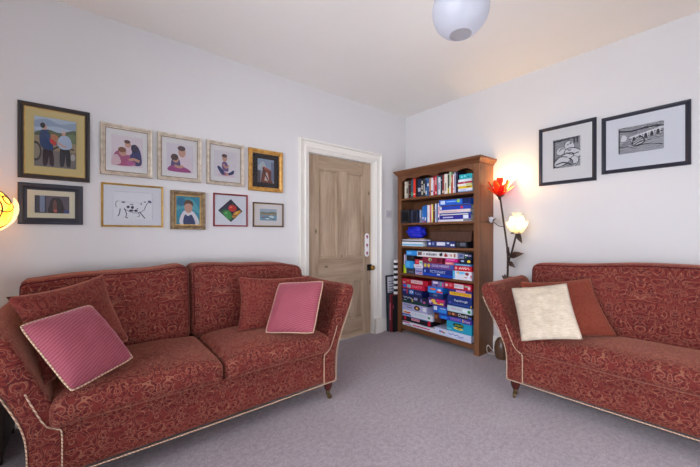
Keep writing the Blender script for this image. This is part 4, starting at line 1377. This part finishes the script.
game(-.404, -.915, max(ztop, zc2 + .065), .058, (226, 224, 226), 'long white game box with figures printed along its side',
     [((110, 90, 90), 'rect', .02, .15, .13, .9), ((60, 60, 70), 'rect', .18, .3, .20, .7)] + lines_of((70, 74, 96), .24, .52, .2, .75, 8) + [((30, 30, 36), 'ell', .62, .5, .04, .3), ((30, 30, 36), 'ell', .635, .75, .02, .15), ((150, 60, 60), 'blob', [(.70, .2), (.72, .8), (.76, .7), (.78, .2)]), ((206, 170, 150), 'ell', .86, .5, .03, .3), ((170, 110, 90), 'rect', .92, .15, .96, .85)])
game(-.921, -.986, zd + .1225, .052, (120, 128, 160), 'small grey-blue box beside the long white game box', [((80, 90, 130), 'rect', .2, .2, .8, .8)], .2)
game(-.989, -1.071, zd + .1225, .050, (26, 34, 62), 'small dark navy box with white and green marks', [((226, 230, 236), 'rect', .1, .55, .5, .8), ((90, 170, 80), 'rect', .15, .15, .3, .35), ((160, 150, 190), 'rect', .6, .5, .95, .7)], .2)
o = game(-.205, -.222, Z4 + .1, .115, (212, 206, 230), 'slim white box on end edged in magenta by the door end', [((176, 30, 90), 'rect', .72, 0, 1, 1)], .17, .02, 'box', None, 'storage_box', 0, False)
game(-.186, -.224, Z4 + .0965, .003, (60, 60, 66), 'thin dark card lying on the lime tube', None, .15, .02, 'card', None, 'card', 0, False)

# --- bottom shelf
Z5 = .098 + .001
L = [
    (-.190, -.640, .044, (222, 222, 236), 'white game box with magenta stripe at the very bottom, door end', [((190, 60, 130), 'rect', .0, .62, .24, .95), ((206, 50, 110), 'rect', .34, .30, .86, .60), ((120, 110, 170), 'rect', .1, .1, .3, .3)]),
    (-.178, -.585, .062, (24, 20, 30), 'black game box with pink-white title and red end', [((224, 150, 170), 'rect', .33, .32, .62, .82), ((120, 40, 60), 'text', 'MASQUE', .36, .42, .60, .72), ((206, 26, 56), 'rect', .90, .05, .98, .95), ((206, 40, 60), 'rect', .06, .2, .14, .9), ((90, 150, 220), 'rect', .0, .9, .9, 1)]),
    (-.178, -.604, .068, (218, 222, 236), 'white game box with flame motif and blue base strip', [((36, 90, 196), 'rect', 0, 0, .30, .26), ((224, 120, 40), 'blob', [(.04, .45), (.1, .75), (.2, .62), (.28, .72), (.26, .42), (.14, .36)]), ((206, 60, 50), 'ell', .22, .55, .05, .14), ((226, 180, 80), 'ell', .12, .54, .04, .1),
        ((196, 130, 206), 'text', 'C', .36, .4, .40, .75), ((130, 190, 196), 'text', 'ROYALE', .44, .35, .80, .72), ((30, 130, 76), 'rect', .86, .25, .93, .6)]),
    (-.170, -.530, .078, (176, 176, 216), 'lavender game box with a black and gold disc', [((60, 60, 96), 'text', 'TRAVEL', .08, .55, .42, .84), ((70, 70, 110), 'rect', .2, .3, .42, .42), ((40, 28, 30), 'ell', .62, .48, .12, .38), ((150, 90, 40), 'ell', .62, .48, .07, .22), ((226, 200, 130), 'ell', .62, .48, .04, .13), ((226, 226, 240), 'rect', .84, .2, .98, .8)]),
    (-.180, -.546, .090, (24, 30, 62), 'dark game box with white script and green foot', [((28, 66, 60), 'rect', 0, 0, 1, .3), ((206, 210, 230), 'line', [(.03, .85), (.1, .65), (.15, .82), (.22, .62), (.28, .78), (.36, .58), (.38, .75)], .09), ((160, 156, 206), 'rect', .46, .5, .6, .85), ((200, 90, 160), 'ell', .86, .42, .05, .14), ((206, 190, 120), 'rect', .38, .2, .43, .6), ((130, 110, 180), 'rect', .72, .4, .78, .8), ((150, 180, 190), 'rect', .06, .3, .16, .4)]),
    (-.188, -.480, .078, (26, 36, 96), 'navy game box with a light-blue square badge', [((60, 130, 206), 'rect', .34, .22, .58, .92), ((226, 232, 244), 'ell', .46, .58, .08, .2), ((30, 50, 120), 'ell', .46, .58, .04, .1), ((150, 166, 220), 'text', 'Rules', .66, .3, .92, .65), ((190, 70, 80), 'rect', .22, .2, .28, .9), ((120, 120, 190), 'rect', .04, .6, .18, .85)]),
    (-.180, -.500, .054, (206, 30, 70), 'raspberry game box with blue spots at one end', [((40, 110, 206), 'ell', .10, .5, .09, .38), ((120, 190, 200), 'rect', .22, .15, .38, .9), ((240, 150, 170), 'text', 'PARTY', .46, .25, .88, .8)]),
    (-.182, -.554, .058, (182, 22, 48), 'crimson game box with white title block, topmost by the door end', [((224, 200, 206), 'rect', .36, .2, .80, .9), ((150, 24, 44), 'text', 'CHARADES', .38, .32, .78, .78), ((206, 100, 80), 'ell', .24, .6, .06, .26), ((230, 200, 210), 'rect', .04, .1, .14, .3)]),
]
z = Z5
for (a, b, h, c, nm, deco) in L:
    game(a, b, z, h, c, nm, deco, .225, .010 + .004 * random.random())
    z += h + .001
Rr = [
    (-.645, -1.066, .070, (206, 214, 238), 'white game box with blue script at the very bottom, lamp end', [((74, 96, 176), 'line', [(.40, .62), (.46, .42), (.52, .66), (.58, .44), (.64, .6), (.72, .38), (.8, .56)], .1), ((96, 110, 190), 'line', [(.62, .3), (.72, .18), (.82, .3)], .07), ((206, 90, 90), 'ell', .22, .5, .04, .14), ((60, 120, 90), 'ell', .27, .4, .03, .12), ((70, 96, 190), 'ell', .16, .5, .03, .16), ((240, 200, 180), 'ell', .3, .58, .03, .1)]),
    (-.792, -1.070, .100, (36, 156, 190), 'turquoise game box with dark label and yellow oval', [((34, 44, 52), 'blob', [(.28, .82), (.5, .9), (.68, .78), (.66, .5), (.48, .44), (.3, .54)]), ((176, 206, 60), 'text', 'GOBLIN', .33, .58, .65, .78), ((232, 206, 50), 'ell', .48, .32, .2, .12, -8), ((36, 44, 48), 'ell', .48, .34, .08, .05), ((110, 200, 220), 'rect', .0, .04, .2, .2)]),
    (-.700, -1.068, .046, (44, 74, 178), 'blue game box with red and purple ends', [((206, 120, 150), 'text', 'TRIVIAL', .36, .2, .70, .8), ((84, 50, 150), 'rect', .76, 0, 1, 1), ((224, 210, 226), 'text', 'Hunt', .80, .2, .96, .8), ((40, 130, 220), 'rect', .06, .1, .26, .7), ((226, 180, 80), 'rect', .74, .1, .77, .9)]),
    (-.796, -1.068, .050, (36, 28, 36), 'black detective game box with white script title', [((150, 90, 60), 'ell', .10, .5, .07, .36), ((196, 130, 90), 'ell', .26, .55, .06, .3), ((120, 60, 50), 'ell', .36, .45, .05, .34), ((236, 236, 240), 'text', 'Cluedo', .46, .2, .86, .82), ((90, 110, 190), 'rect', .88, .1, 1, .5)]),
    (-.797, -1.069, .058, (194, 214, 226), 'pale mint game box with pink title and green dot', [((206, 120, 150), 'text', 'Balderdash', .18, .35, .60, .75), ((226, 236, 240), 'rect', .64, .2, .82, .8), ((30, 140, 70), 'ell', .90, .40, .06, .28)]),
    (-.798, -1.070, .096, (26, 50, 120), 'dark blue game box with a white title and yellow corner', [((228, 234, 244), 'text', 'Rapidough', .30, .42, .84, .74), ((110, 90, 190), 'ell', .12, .26, .06, .1), ((226, 196, 50), 'poly', [(.94, .05), (1, .05), (1, .3), (.97, .25)]), ((60, 96, 170), 'rect', .2, .1, .9, .2)]),
    (-.812, -1.072, .072, (64, 50, 130), 'purple game box with a yellow lettered band', [((232, 186, 40), 'rect', .06, .12, .98, .62), ((140, 50, 40), 'text', 'MASTERMIND', .12, .24, .93, .52), ((226, 160, 196), 'rect', .34, .68, .74, .94)]),
    (-.764, -1.068, .064, (184, 26, 54), 'red game box with white label, topmost by the lamp end', [((232, 226, 232), 'rect', .38, .14, .72, .86), ((90, 80, 130), 'text', 'MONOPOLY', .40, .28, .70, .72), ((236, 200, 206), 'ell', .08, .5, .05, .26), ((220, 110, 120), 'ell', .24, .55, .06, .28), ((224, 190, 200), 'ell', .92, .4, .05, .3), ((150, 180, 160), 'rect', .76, .5, .9, .75)]),
]
z = Z5
zr = []
for (a, b, h, c, nm, deco) in Rr:
    game(a, b, z, h, c, nm, deco, .225, .010 + .004 * random.random())
    zr.append(z)
    z += h + .001
Mi = [
    (-.610, -.760, .080 - .0, (96, 92, 150), None, None),
]
# middle column sits on the white box's end and on the black box
zm = Z5 + .1085
mid = [
    (-.608, -.694, .1095, (74, 44, 34), 'brown box in the shadowed gap between the game stacks', [((150, 90, 50), 'rect', .1, .3, .5, .7)], .17, .05),
    (-.608, -.784, .074, (40, 96, 200), 'blue game box with white square, between the two stacks', [((216, 222, 236), 'rect', .06, .3, .30, .9), ((60, 150, 226), 'rect', .4, .1, .95, .5), ((190, 210, 240), 'rect', .5, .6, .9, .75)], .2, .028),
    (-.560, -.770, .078, (96, 50, 130), 'purple and yellow cartoonish puzzle box between the stacks', [((236, 190, 60), 'ell', .30, .6, .14, .25), ((206, 50, 110), 'rect', .5, .5, .95, .9), ((232, 210, 90), 'rect', .3, .15, .9, .4), ((200, 190, 226), 'ell', .12, .4, .08, .25), ((220, 60, 60), 'ell', .62, .36, .1, .14)], .2, .012),
    (-.560, -.730, .052, (30, 54, 118), 'dark blue box under the sky-blue toy box', [((110, 120, 150), 'rect', .3, .3, .6, .7)], .2, .03),
    (-.555, -.742, .066, (32, 120, 216), 'sky-blue toy box with red and orange patch', [((236, 110, 70), 'ell', .34, .6, .22, .2), ((226, 60, 50), 'rect', .6, .05, 1, .35), ((226, 226, 236), 'ell', .78, .55, .12, .2), ((70, 180, 240), 'rect', .0, .0, .5, .25)], .2, .010),
    (-.600, -.750, .062, (120, 100, 170), 'lilac patterned box, topmost between the stacks', [((226, 216, 236), 'rect', .1, .5, .5, .9), ((60, 40, 100), 'rect', .3, .1, .5, .4), ((80, 190, 150), 'rect', .7, .2, .8, .9), ((226, 80, 130), 'rect', .84, .1, .96, .8)], .2, .02),
]
z = zm
for (a, b, h, c, nm, deco, dp, fr) in mid:
    game(a, b, z, h, c, nm, deco, dp, fr)
    z += h + .001

# ------------------------------------------------------------------ things in the gap by the door frame
def slab(name, label, cat, lo, hi, m, parts=None):
    b = MB().box((0, 0, 0), (hi[0] - lo[0], hi[1] - lo[1], hi[2] - lo[2]), m)
    o = b.build(name, None, bevel=.0015)
    o.location = lo
    tag(o, label, cat)
    return o
pf = slab('portfolio', 'dark teal portfolio case standing next to the door frame', 'portfolio', (-.372, -.066, .001), (-.12, -.044, .455), mat((30, 58, 66), .6))
MB().tube([(.0, .011, .20), (-.014, .011, .215), (-.014, .011, .25), (.0, .011, .265)], .004, 6).build('handle', M_black, pf)
rf = slab('folder', 'deep red folder with pink strip standing beside the bookcase', 'folder', (-.366, -.096, .001), (-.12, -.069, .440), mat((112, 34, 44), .55))
MB().box((-.0012, .006, .14), (0, .020, .34)).build('label_strip', mat((206, 110, 130), .5), rf)
bf_ = slab('folder', 'black folder squeezed against the bookcase side', 'folder', (-.345, -.120, .001), (-.12, -.099, .430), mat((26, 26, 32), .55))
MB().add([(-.0012, .006 + .006 * math.cos(k * PI / 6), .30 + .024 * math.sin(k * PI / 6)) for k in range(12)], [tuple(range(12))]).build('sticker', mat((206, 80, 110), .5), bf_)
def checker():
    b = MB()
    n = 26
    hh = .845 / n
    for i in range(n):
        b.box((0, 0, i * hh), (.024, .018, (i + 1) * hh), mat((20, 20, 24), .5) if i % 2 else mat((226, 226, 230), .5))
        b.box((0, .018, i * hh), (.024, .034, (i + 1) * hh), mat((226, 226, 230), .5) if i % 2 == 0 else mat((206, 206, 212), .5))
    o = b.build('games_board', None, doubles=True)
    o.location = (-.110, -.098, .001)
    return o
def check_board():
    b = MB()
    n = 26
    hh = .845 / n
    for i in range(n):
        b.box((0, 0, i * hh), (.200, .010, (i + 1) * hh), mat((22, 22, 26), .5) if i % 2 else mat((228, 228, 232), .5))
    o = b.build('games_board', None, doubles=True)
    o.location = (-.300, -.1, .4425)
    return o
def striped():
    n = 13
    hh = .405 / n
    b = MB()
    for i in range(n):
        b.box((0, 0, i * hh), (.11, .030, (i + 1) * hh), mat((20, 20, 24), .5) if i % 2 else mat((228, 228, 232), .5))
    o = b.build('games_board', None, doubles=True)
    o.location = (-.312, -.1195, .4425)
    tag(o, 'narrow black and white chequered board standing on the folders against the bookcase', 'games board')
striped()
def leaning():
    t = thing('framed_notice', 'black-framed white notice leaning on the wall behind the portfolio', 'picture', (-.20, -.028, .003))
    w, h = .33, .655
    f = MB()
    moulding(f, w, h, [(0, 0), (0, .012), (.004, .014), (.018, .014), (.018, .004), (.018, 0)], M_blackframe)
    f.v = [(x, y, z + h / 2) for x, y, z in f.v]
    f.build('frame', None, t)
    p = MB().box((-w / 2 + .016, -.004, .016), (w / 2 - .016, 0, h - .016), mat((214, 214, 222), .7))
    prints(p, (-w / 2 + .018, .018, w / 2 - .018, h - .018), -.004, [((96, 92, 120), 'rect', .1, .70 + .05 * k, .5 + .3 * (k % 2), .715 + .05 * k) for k in range(5)], .0002)
    p.build('print', None, t)
    t.rotation_euler = (math.radians(-2.3), 0, 0)
leaning()

# ------------------------------------------------------------------ flower lamp behind the sofa arm
M_stem = mat((62, 48, 40), .4, .5, .6, name='bronzed metal')
M_leaf = mat((84, 66, 58), .4, .5, .6, name='bronzed leaf')
def petal(mb, base, yaw, length, width, open_a, cup, curl, m, th=.0012, pointed=.7):
    """a cupped petal that rises from base, leaning out by open_a"""
    NS, NTt = 10, 8
    vs = []
    for i in range(NS + 1):
        s = i / NS
        ang = open_a * (1 - s * .55) + curl * s * s
        r = length * s * math.sin(open_a * .9 + (curl - open_a * .3) * s * .6)
        z = length * s * math.cos(open_a * .7 * (1 - .2 * s) + curl * s * .5)
        wd = width * (math.sin(PI * min(1, .12 + .80 * s)) ** pointed)
        if s > .97:
            wd *= .35
        for j in range(NTt + 1):
            q = -1 + 2 * j / NTt
            x = wd / 2 * q
            rr = r + .006 + cup * (1 - q * q) * width * .35 - cup * width * .1
            px, py = rr * math.cos(yaw) - x * math.sin(yaw), rr * math.sin(yaw) + x * math.cos(yaw)
            vs.append((base[0] + px, base[1] + py, base[2] + z))
    fs = [(i * (NTt + 1) + j, i * (NTt + 1) + j + 1, (i + 1) * (NTt + 1) + j + 1, (i + 1) * (NTt + 1) + j) for i in range(NS) for j in range(NTt)]
    mb.add(vs, fs, m)

def leaf(parent, base, tip, width, name='leaf'):
    base, tip = Vector(base), Vector(tip)
    d = tip - base
    sd = d.cross(Vector((-.9, .2, .3))).normalized()
    up = sd.cross(d).normalized()
    mb = MB()
    vs = []
    N = 10
    for i in range(N + 1):
        s = i / N
        wd = width * math.sin(PI * s ** .8) * .5 + .0006
        c = base + d * s + up * (.12 * d.length * math.sin(PI * s))
        for q in (-1, -.5, 0, .5, 1):
            vs.append(c + sd * (wd * q) + up * (abs(q) * wd * .35))
    mb.add(vs, [(i * 5 + j, i * 5 + j + 1, i * 5 + j + 6, i * 5 + j + 5) for i in range(N) for j in range(4)])
    o = mb.build(name, M_leaf, parent, smooth=True)
    so = o.modifiers.new('thickness', 'SOLIDIFY')
    so.thickness = .0015
    return o

def flower_lamp():
    bx, by = -.150, -1.305
    t = thing('flower_lamp', 'bronzed floor lamp with a red and a white lit rose', 'lamp', (bx, by, 0))
    P = lambda y, z, x=-.14: (x - bx, y - by, z)
    b = MB().lathe([(.050, 0), (.056, .008), (.064, .05), (.066, .10), (.058, .15), (.040, .18), (.030, .19), (.012, .192)], seg=32)
    bo = b.build('base', wood_mat('brown glazed pot', (70, 48, 36), (110, 80, 58), 'X', 10, False, .3, .5), t, smooth=True)
    bo['label'] = 'round brown pot-shaped base'
    MB().tube(spline([(0, 0, .19), P(-1.330, .45), P(-1.350, .72), P(-1.356, .86), P(-1.352, 1.0), P(-1.332, 1.161), P(-1.308, 1.33), P(-1.283, 1.50)], 5), .009, 10, None,
              None).build('stem', M_stem, t, smooth=True)
    MB().tube(spline([P(-1.354, .84, -.145), P(-1.372, .92, -.15), P(-1.400, 1.0, -.155), P(-1.425, 1.09, -.16), P(-1.440, 1.155, -.16)], 5), .0085, 10).build('stem', M_stem, t, smooth=True)
    # twiggy cluster where stems meet the pot top edge seen above the sofa arm
    for (y, z, w_) in ((-1.30, .77, .03), (-1.41, .765, .03), (-1.325, .785, .026)):
        leaf(t, P(-1.353, .735), P(y, z), w_)
    leaf(t, P(-1.385, .945, -.15), P(-1.510, .985, -.17), .058)
    leaf(t, P(-1.385, .950, -.15), P(-1.395, 1.045, -.20), .042)
    leaf(t, P(-1.372, .905, -.15), P(-1.435, .855, -.17), .040)
    leaf(t, P(-1.462, 1.165, -.16), P(-1.498, 1.075, -.18), .044)
    leaf(t, P(-1.45, 1.165, -.16), P(-1.405, 1.16, -.2), .035)
    # side tendril with a grey bud
    MB().tube(spline([P(-1.315, 1.225), P(-1.275, 1.232, -.15), P(-1.235, 1.262, -.155), P(-1.205, 1.268, -.16)], 5), .0035, 8).build('tendril', M_stem, t, smooth=True)
    MB().tube(spline([P(-1.205, 1.268, -.16), P(-1.185, 1.262, -.22), P(-1.170, 1.268, -.30)], 5), .0025, 6).build('tendril', M_stem, t, smooth=True)
    bud = MB()
    mb_ = petal_mat('frosted bud', (206, 206, 214), .3)
    for k in range(4):
        petal(bud, P(-1.212, 1.262, -.16), k * PI / 2 + .3, .060, .040, .35, .5, .1, mb_)
    bo = bud.build('bud', None, t, smooth=True)
    bo['label'] = 'small frosted white bud'
    for k, (dy, dz) in enumerate(((-.05, .045), (.045, .02))):
        leaf(t, P(-1.212, 1.258, -.16), P(-1.212 + dy, 1.258 + dz, -.17), .02)
    # red rose
    red = petal_mat('red glass petal', (214, 30, 22), .7)
    orange = petal_mat('backlit orange petal', (244, 104, 48), .8)  # bulb glow through the red petals, put into their colour
    rb = MB()
    c = P(-1.280, 1.505)
    for k in range(3):
        petal(rb, (c[0], c[1], c[2] + .004), k * 2 * PI / 3 + 2.7, .175, .085, .16, .9, -.12, red)
    for k in range(5):
        petal(rb, c, k * 2 * PI / 5 + 1.9, .165, .062, .72, .55, .10, orange if k % 2 else red)
    for k in range(5):
        petal(rb, c, k * 2 * PI / 5 + 2.5, .135, .050, 1.05, .3, .5, red if k % 2 else orange)
    ro = rb.build('rose_bloom', None, t, smooth=True)
    ro['label'] = 'red rose bloom'
    sp = MB()
    for k in range(5):
        petal(sp, (c[0], c[1], c[2] - .01), k * 2 * PI / 5 + .6, .062, .022, 1.35, .2, .9, M_stem)
    sp.lathe([(.008, -.03), (.016, -.012), (.014, .006)], c, 12, M_stem)
    sp.build('sepals', None, t, smooth=True)
    MB().ball((c[0] + .028, c[1] - .035, c[2] + .120), .020, None).build('bulb', M_bulb, t, smooth=True)
    # white rose
    wht = petal_mat('white glass petal', (255, 250, 238), .92)
    wb = MB()
    c2 = P(-1.445, 1.160, -.16)
    for k in range(4):
        petal(wb, c2, k * PI / 2 + .4, .190, .120, .34, .95, -.75, wht)
    for k in range(6):
        petal(wb, c2, k * PI / 3 + .1, .160, .130, .72, .95, -.70, wht)
    for k in range(6):
        petal(wb, c2, k * PI / 3 + .6, .118, .115, 1.15, .8, -.40, wht)
    wo = wb.build('rose_bloom', None, t, smooth=True)
    wo['label'] = 'white rose bloom'
    MB().ball((c2[0], c2[1], c2[2] + .085), .042, None).build('bulb', M_bulb2, t, smooth=True)
    sp = MB()
    for k in range(5):
        petal(sp, (c2[0], c2[1], c2[2] - .006), k * 2 * PI / 5 + .2, .05, .022, 1.2, .2, .6, M_stem)
    sp.lathe([(.008, -.03), (.015, -.012), (.012, .006)], c2, 12, M_stem)
    sp.build('sepals', None, t, smooth=True)
    # flex
    MB().tube(spline([(.0, .05, .03), (-.03, .085, .07), (-.035, .115, .10), (-.03, .130, .06), (.0, .125, .010), (.06, .06, .006), (.10, .0, .006)], 6), .003, 6).build('cable', mat((222, 216, 206), .5), t, smooth=True)
M_bulb = emit('lit bulb', (255, 206, 130), 620)
M_bulb2 = emit('lit rose bulb', (255, 244, 226), 520)
flower_lamp()

# ------------------------------------------------------------------ stained glass lamp by the other end of the sofa
def glass_lamp():
    cx, cy, cz, R = -3.590, -.195, 1.288, .126
    zc = .546
    t = thing('stained_glass_lamp', 'lit amber stained-glass globe lamp standing on the dark side cabinet', 'lamp', (cx, cy, 0))
    MB().lathe([(.075, zc + .001), (.08, zc + .006), (.078, zc + .014), (.05, zc + .026), (.022, zc + .036), (.012, zc + .05)], seg=32).build('base', M_iron, t, smooth=True)
    MB().lathe([(.010, zc + .04), (.010, 1.03)], seg=14).build('pole', M_iron, t, smooth=True)
    MB().lathe([(.012, 1.03), (.030, 1.045), (.040, 1.075), (.036, 1.11), (.020, 1.14), (.014, 1.155)], seg=24).build('collar', mat((84, 24, 26), .25, .5), t, smooth=True)
    k = NT('lit amber leaded glass')
    n = k.noise(k.coord(), 9, 3, .6, .6).outputs[0]
    col = k.ramp(n, [(.35, (220, 150, 58)), (.55, (248, 206, 116)), (.7, (255, 238, 190))])
    k.color(k.mix(.3, col, (0, 0, 0, 1)))
    k.l(col, k.b.inputs['Emission Color'])
    k.set(Emission_Strength=.62, Roughness=.25)
    tl = k.n('ShaderNodeBsdfTranslucent')
    k.l(col, tl.inputs[0])
    mx = k.n('ShaderNodeMixShader')
    mx.inputs[0].default_value = .55
    k.l(k.b.outputs[0], mx.inputs[1])
    k.l(tl.outputs[0], mx.inputs[2])
    k.l(mx.outputs[0], k.out.inputs[0])
    MB().ball((0, 0, cz - .01), .032).build('bulb', emit('lit lamp bulb', (255, 206, 112), 150), t, smooth=True)
    g = MB()
    prof = [(R * max(.14, math.sin(PI * i / 20)), cz - R * .98 * math.cos(PI * i / 20)) for i in range(2, 19)]
    g.lathe(prof, seg=40, cap=False)
    gl = g.build('globe_shade', k.m, t, smooth=True)
    # lead lines over the globe
    def on(az, el, r=R + .0015):
        return (r * math.cos(el) * math.cos(az), r * math.cos(el) * math.sin(az), cz + r * .98 * math.sin(el))
    ld = []
    for a0 in range(6):
        az = a0 * PI / 3 - 2.3
        ld.append([on(az + .55 * math.sin((el + 1.2) * 1.3), el) for el in [-1.2 + 2.4 * i / 14 for i in range(15)]])
    for el in (-.75, .1, .8):
        ld.append([on(a * PI / 20, el + .22 * math.sin(a * PI / 20 * 3)) for a in range(41)])
    for cz_ in (-1.25, -.35, .6):
        ld.append([on(cz_ + .22 * math.cos(w * PI / 8), .42 + .20 * math.sin(w * PI / 8)) for w in range(17)])
    for pts in ld:
        MB().tube(pts, .0034, 6).build('lead_line', M_iron, gl, smooth=True)
    # pale outer glass petals that cup the globe
    pm = NT('lit milk glass')
    pm.b.inputs['Base Color'].default_value = lin((250, 236, 206))
    pm.b.inputs['Emission Color'].default_value = lin((255, 232, 180))
    pm.set(Emission_Strength=.75, Roughness=.3)
    for q in range(2):
        az0 = .42 + q * 2.5
        p = MB()
        vs = []
        N = 16
        for i in range(N + 1):
            s = i / N
            el = -1.25 + 1.75 * s
            wdt = .62 * math.sin(PI * (.06 + .94 * s) ** .9) + .02
            for j in range(7):
                a = az0 + wdt * (-1 + 2 * j / 6)
                vs.append(on(a, el, R + .012 + .016 * s))
        p.add(vs, [(i * 7 + j, i * 7 + j + 1, (i + 1) * 7 + j + 1, (i + 1) * 7 + j) for i in range(N) for j in range(6)])
        po = p.build('outer_petal', pm.m, t, smooth=True)
        so = po.modifiers.new('thickness', 'SOLIDIFY'); so.thickness = .003
    MB().lathe([(.026, cz + R * .97), (.03, cz + R * .99), (.012, cz + R + .02), (.004, cz + R + .035)], seg=20).build('finial', M_iron, t, smooth=True)
glass_lamp()

def side_cabinet():
    M_dark = wood_mat('dark stained wood', (30, 18, 14), (52, 32, 24), 'X', 9, False, .35, .4)
    x0, x1, y0, y1, h = -3.96, -3.462, -.418, -.022, .546
    t = thing('side_cabinet', 'dark wooden side cabinet between the sofa arm and the wall, carrying the amber lamp', 'cabinet', ((x0 + x1) / 2, (y0 + y1) / 2, 0))
    w, d = (x1 - x0) / 2, (y1 - y0) / 2
    MB().box((-w, -d, h - .022), (w, d, h)).build('top', M_dark, t, bevel=.004)
    b = MB()
    b.box((-w + .01, -d + .012, .05), (-w + .028, d - .004, h - .0225)).box((w - .028, -d + .012, .05), (w - .01, d - .004, h - .0225))
    b.box((-w + .028, d - .02, .05), (w - .028, d - .004, h - .0225)).box((-w + .028, -d + .012, .05), (w - .028, d - .02, .068))
    b.build('carcass', M_dark, t)
    for sx in (-1, 1):
        for sy in (-1, 1):
            cx, cy = sx * (w - .03), sy * (d - .03)
            MB().box((cx - .016, cy - .016, 0), (cx + .016, cy + .016, .05)).build('leg', M_dark, t, bevel=.002)
    for k, sx in enumerate((-1, 1)):
        a, c = (-w + .03, -.002) if sx < 0 else (.002, w - .03)
        dr = MB().box((a, -d + .004, .07), (c, -d + .022, h - .026)).build('door', M_dark, t, bevel=.003)
        MB().ball((-.03 * -sx * -1 if False else sx * .028, -d - .006, h * .55), .011).build('knob', M_brass, dr, smooth=True)
side_cabinet()

# ------------------------------------------------------------------ pendant globe
def pendant():
    cx, cy, cz, R = -1.945, -2.002, 2.088, .114
    t = thing('pendant_lamp', 'white glass globe pendant hanging from the ceiling', 'lamp', (cx, cy, H))
    k = NT('opal glass')
    k.b.inputs['Base Color'].default_value = lin((210, 212, 220))
    k.set(Roughness=.18, Specular_IOR_Level=.5)
    tl = k.n('ShaderNodeBsdfTranslucent')
    tl.inputs[0].default_value = lin((214, 214, 220))
    mx = k.n('ShaderNodeMixShader')
    mx.inputs[0].default_value = .6
    k.l(k.b.outputs[0], mx.inputs[1])
    k.l(tl.outputs[0], mx.inputs[2])
    k.l(mx.outputs[0], k.out.inputs[0])
    prof = []
    a0 = .40                                               # half angle of the opening below
    n = 28
    for i in range(n + 1):
        a = a0 + (PI - .22 - a0) * i / n
        prof.append((R * math.sin(a), cz - H - R * math.cos(a)))
    g = MB().lathe(prof, seg=48, cap=False)
    g.build('globe_shade', k.m, t, smooth=True)
    MB().lathe([(.034, cz - H + R * .955), (.036, cz - H + R * 1.0), (.030, cz - H + R * 1.12), (.012, cz - H + R * 1.22)], seg=24).build('gallery', M_white, t, smooth=True)
    MB().lathe([(.004, cz - H + R * 1.2), (.004, -.03)], seg=10).build('flex', M_white, t, smooth=True)
    MB().lathe([(.012, -.045), (.045, -.02), (.05, -.001)], seg=28).build('ceiling_rose', M_white, t, smooth=True)
    MB().ball((0, 0, cz - H + .075), .022, None, 16).build('bulb', mat((236, 236, 240), .3), t, smooth=True)
pendant()

# ------------------------------------------------------------------ light
wd = bpy.data.worlds.new('overcast sky')
SC.world = wd
wd.use_nodes = True
bg = wd.node_tree.nodes['Background']
bg.inputs[0].default_value = (.90, .94, 1.04, 1)
bg.inputs[1].default_value = 8.6
def portal(name, loc, rot, sx, sy):
    l = bpy.data.lights.new(name, 'AREA')
    l.shape = 'RECTANGLE'
    l.size, l.size_y = sx, sy
    l.cycles.is_portal = True
    o = bpy.data.objects.new(name, l)
    o.location, o.rotation_euler = loc, rot
    link(o)
portal('window_portal', (XW - .10, (WY0 + WY1) / 2, (WZ0 + WZ1) / 2), (0, -PI / 2, 0), WZ1 - WZ0, WY1 - WY0)
portal('added_window_portal', ((RX0 + RX1) / 2, YB - .10, (RZ0 + RZ1) / 2), (PI / 2, 0, PI), RX1 - RX0, RZ1 - RZ0)  # serves the added rear window

# ------------------------------------------------------------------ camera
cd = bpy.data.cameras.new('camera')
cd.sensor_fit = 'HORIZONTAL'
cd.sensor_width = 36
cd.lens = 36 * 325 / 700
cd.shift_y = (234 - 233.5) / 700
cd.clip_start = .05
co = bpy.data.objects.new('camera', cd)
co.location = (-3.152, -2.760, 1.156)
co.rotation_euler = (PI / 2, 0, math.radians(50.9) - PI / 2)
link(co)
SC.camera = co

SC.cycles.use_denoising = True
SC.cycles.max_bounces = 10
SC.cycles.diffuse_bounces = 6
SC.cycles.transparent_max_bounces = 16
SC.cycles.sample_clamp_indirect = 6
SC.cycles.caustics_reflective = False
SC.cycles.caustics_refractive = False
vs_ = SC.view_settings
vs_.view_transform = 'Standard'
vs_.look = 'None'
vs_.gamma = 1
vs_.use_curve_mapping = False
vs_.exposure = 0.13
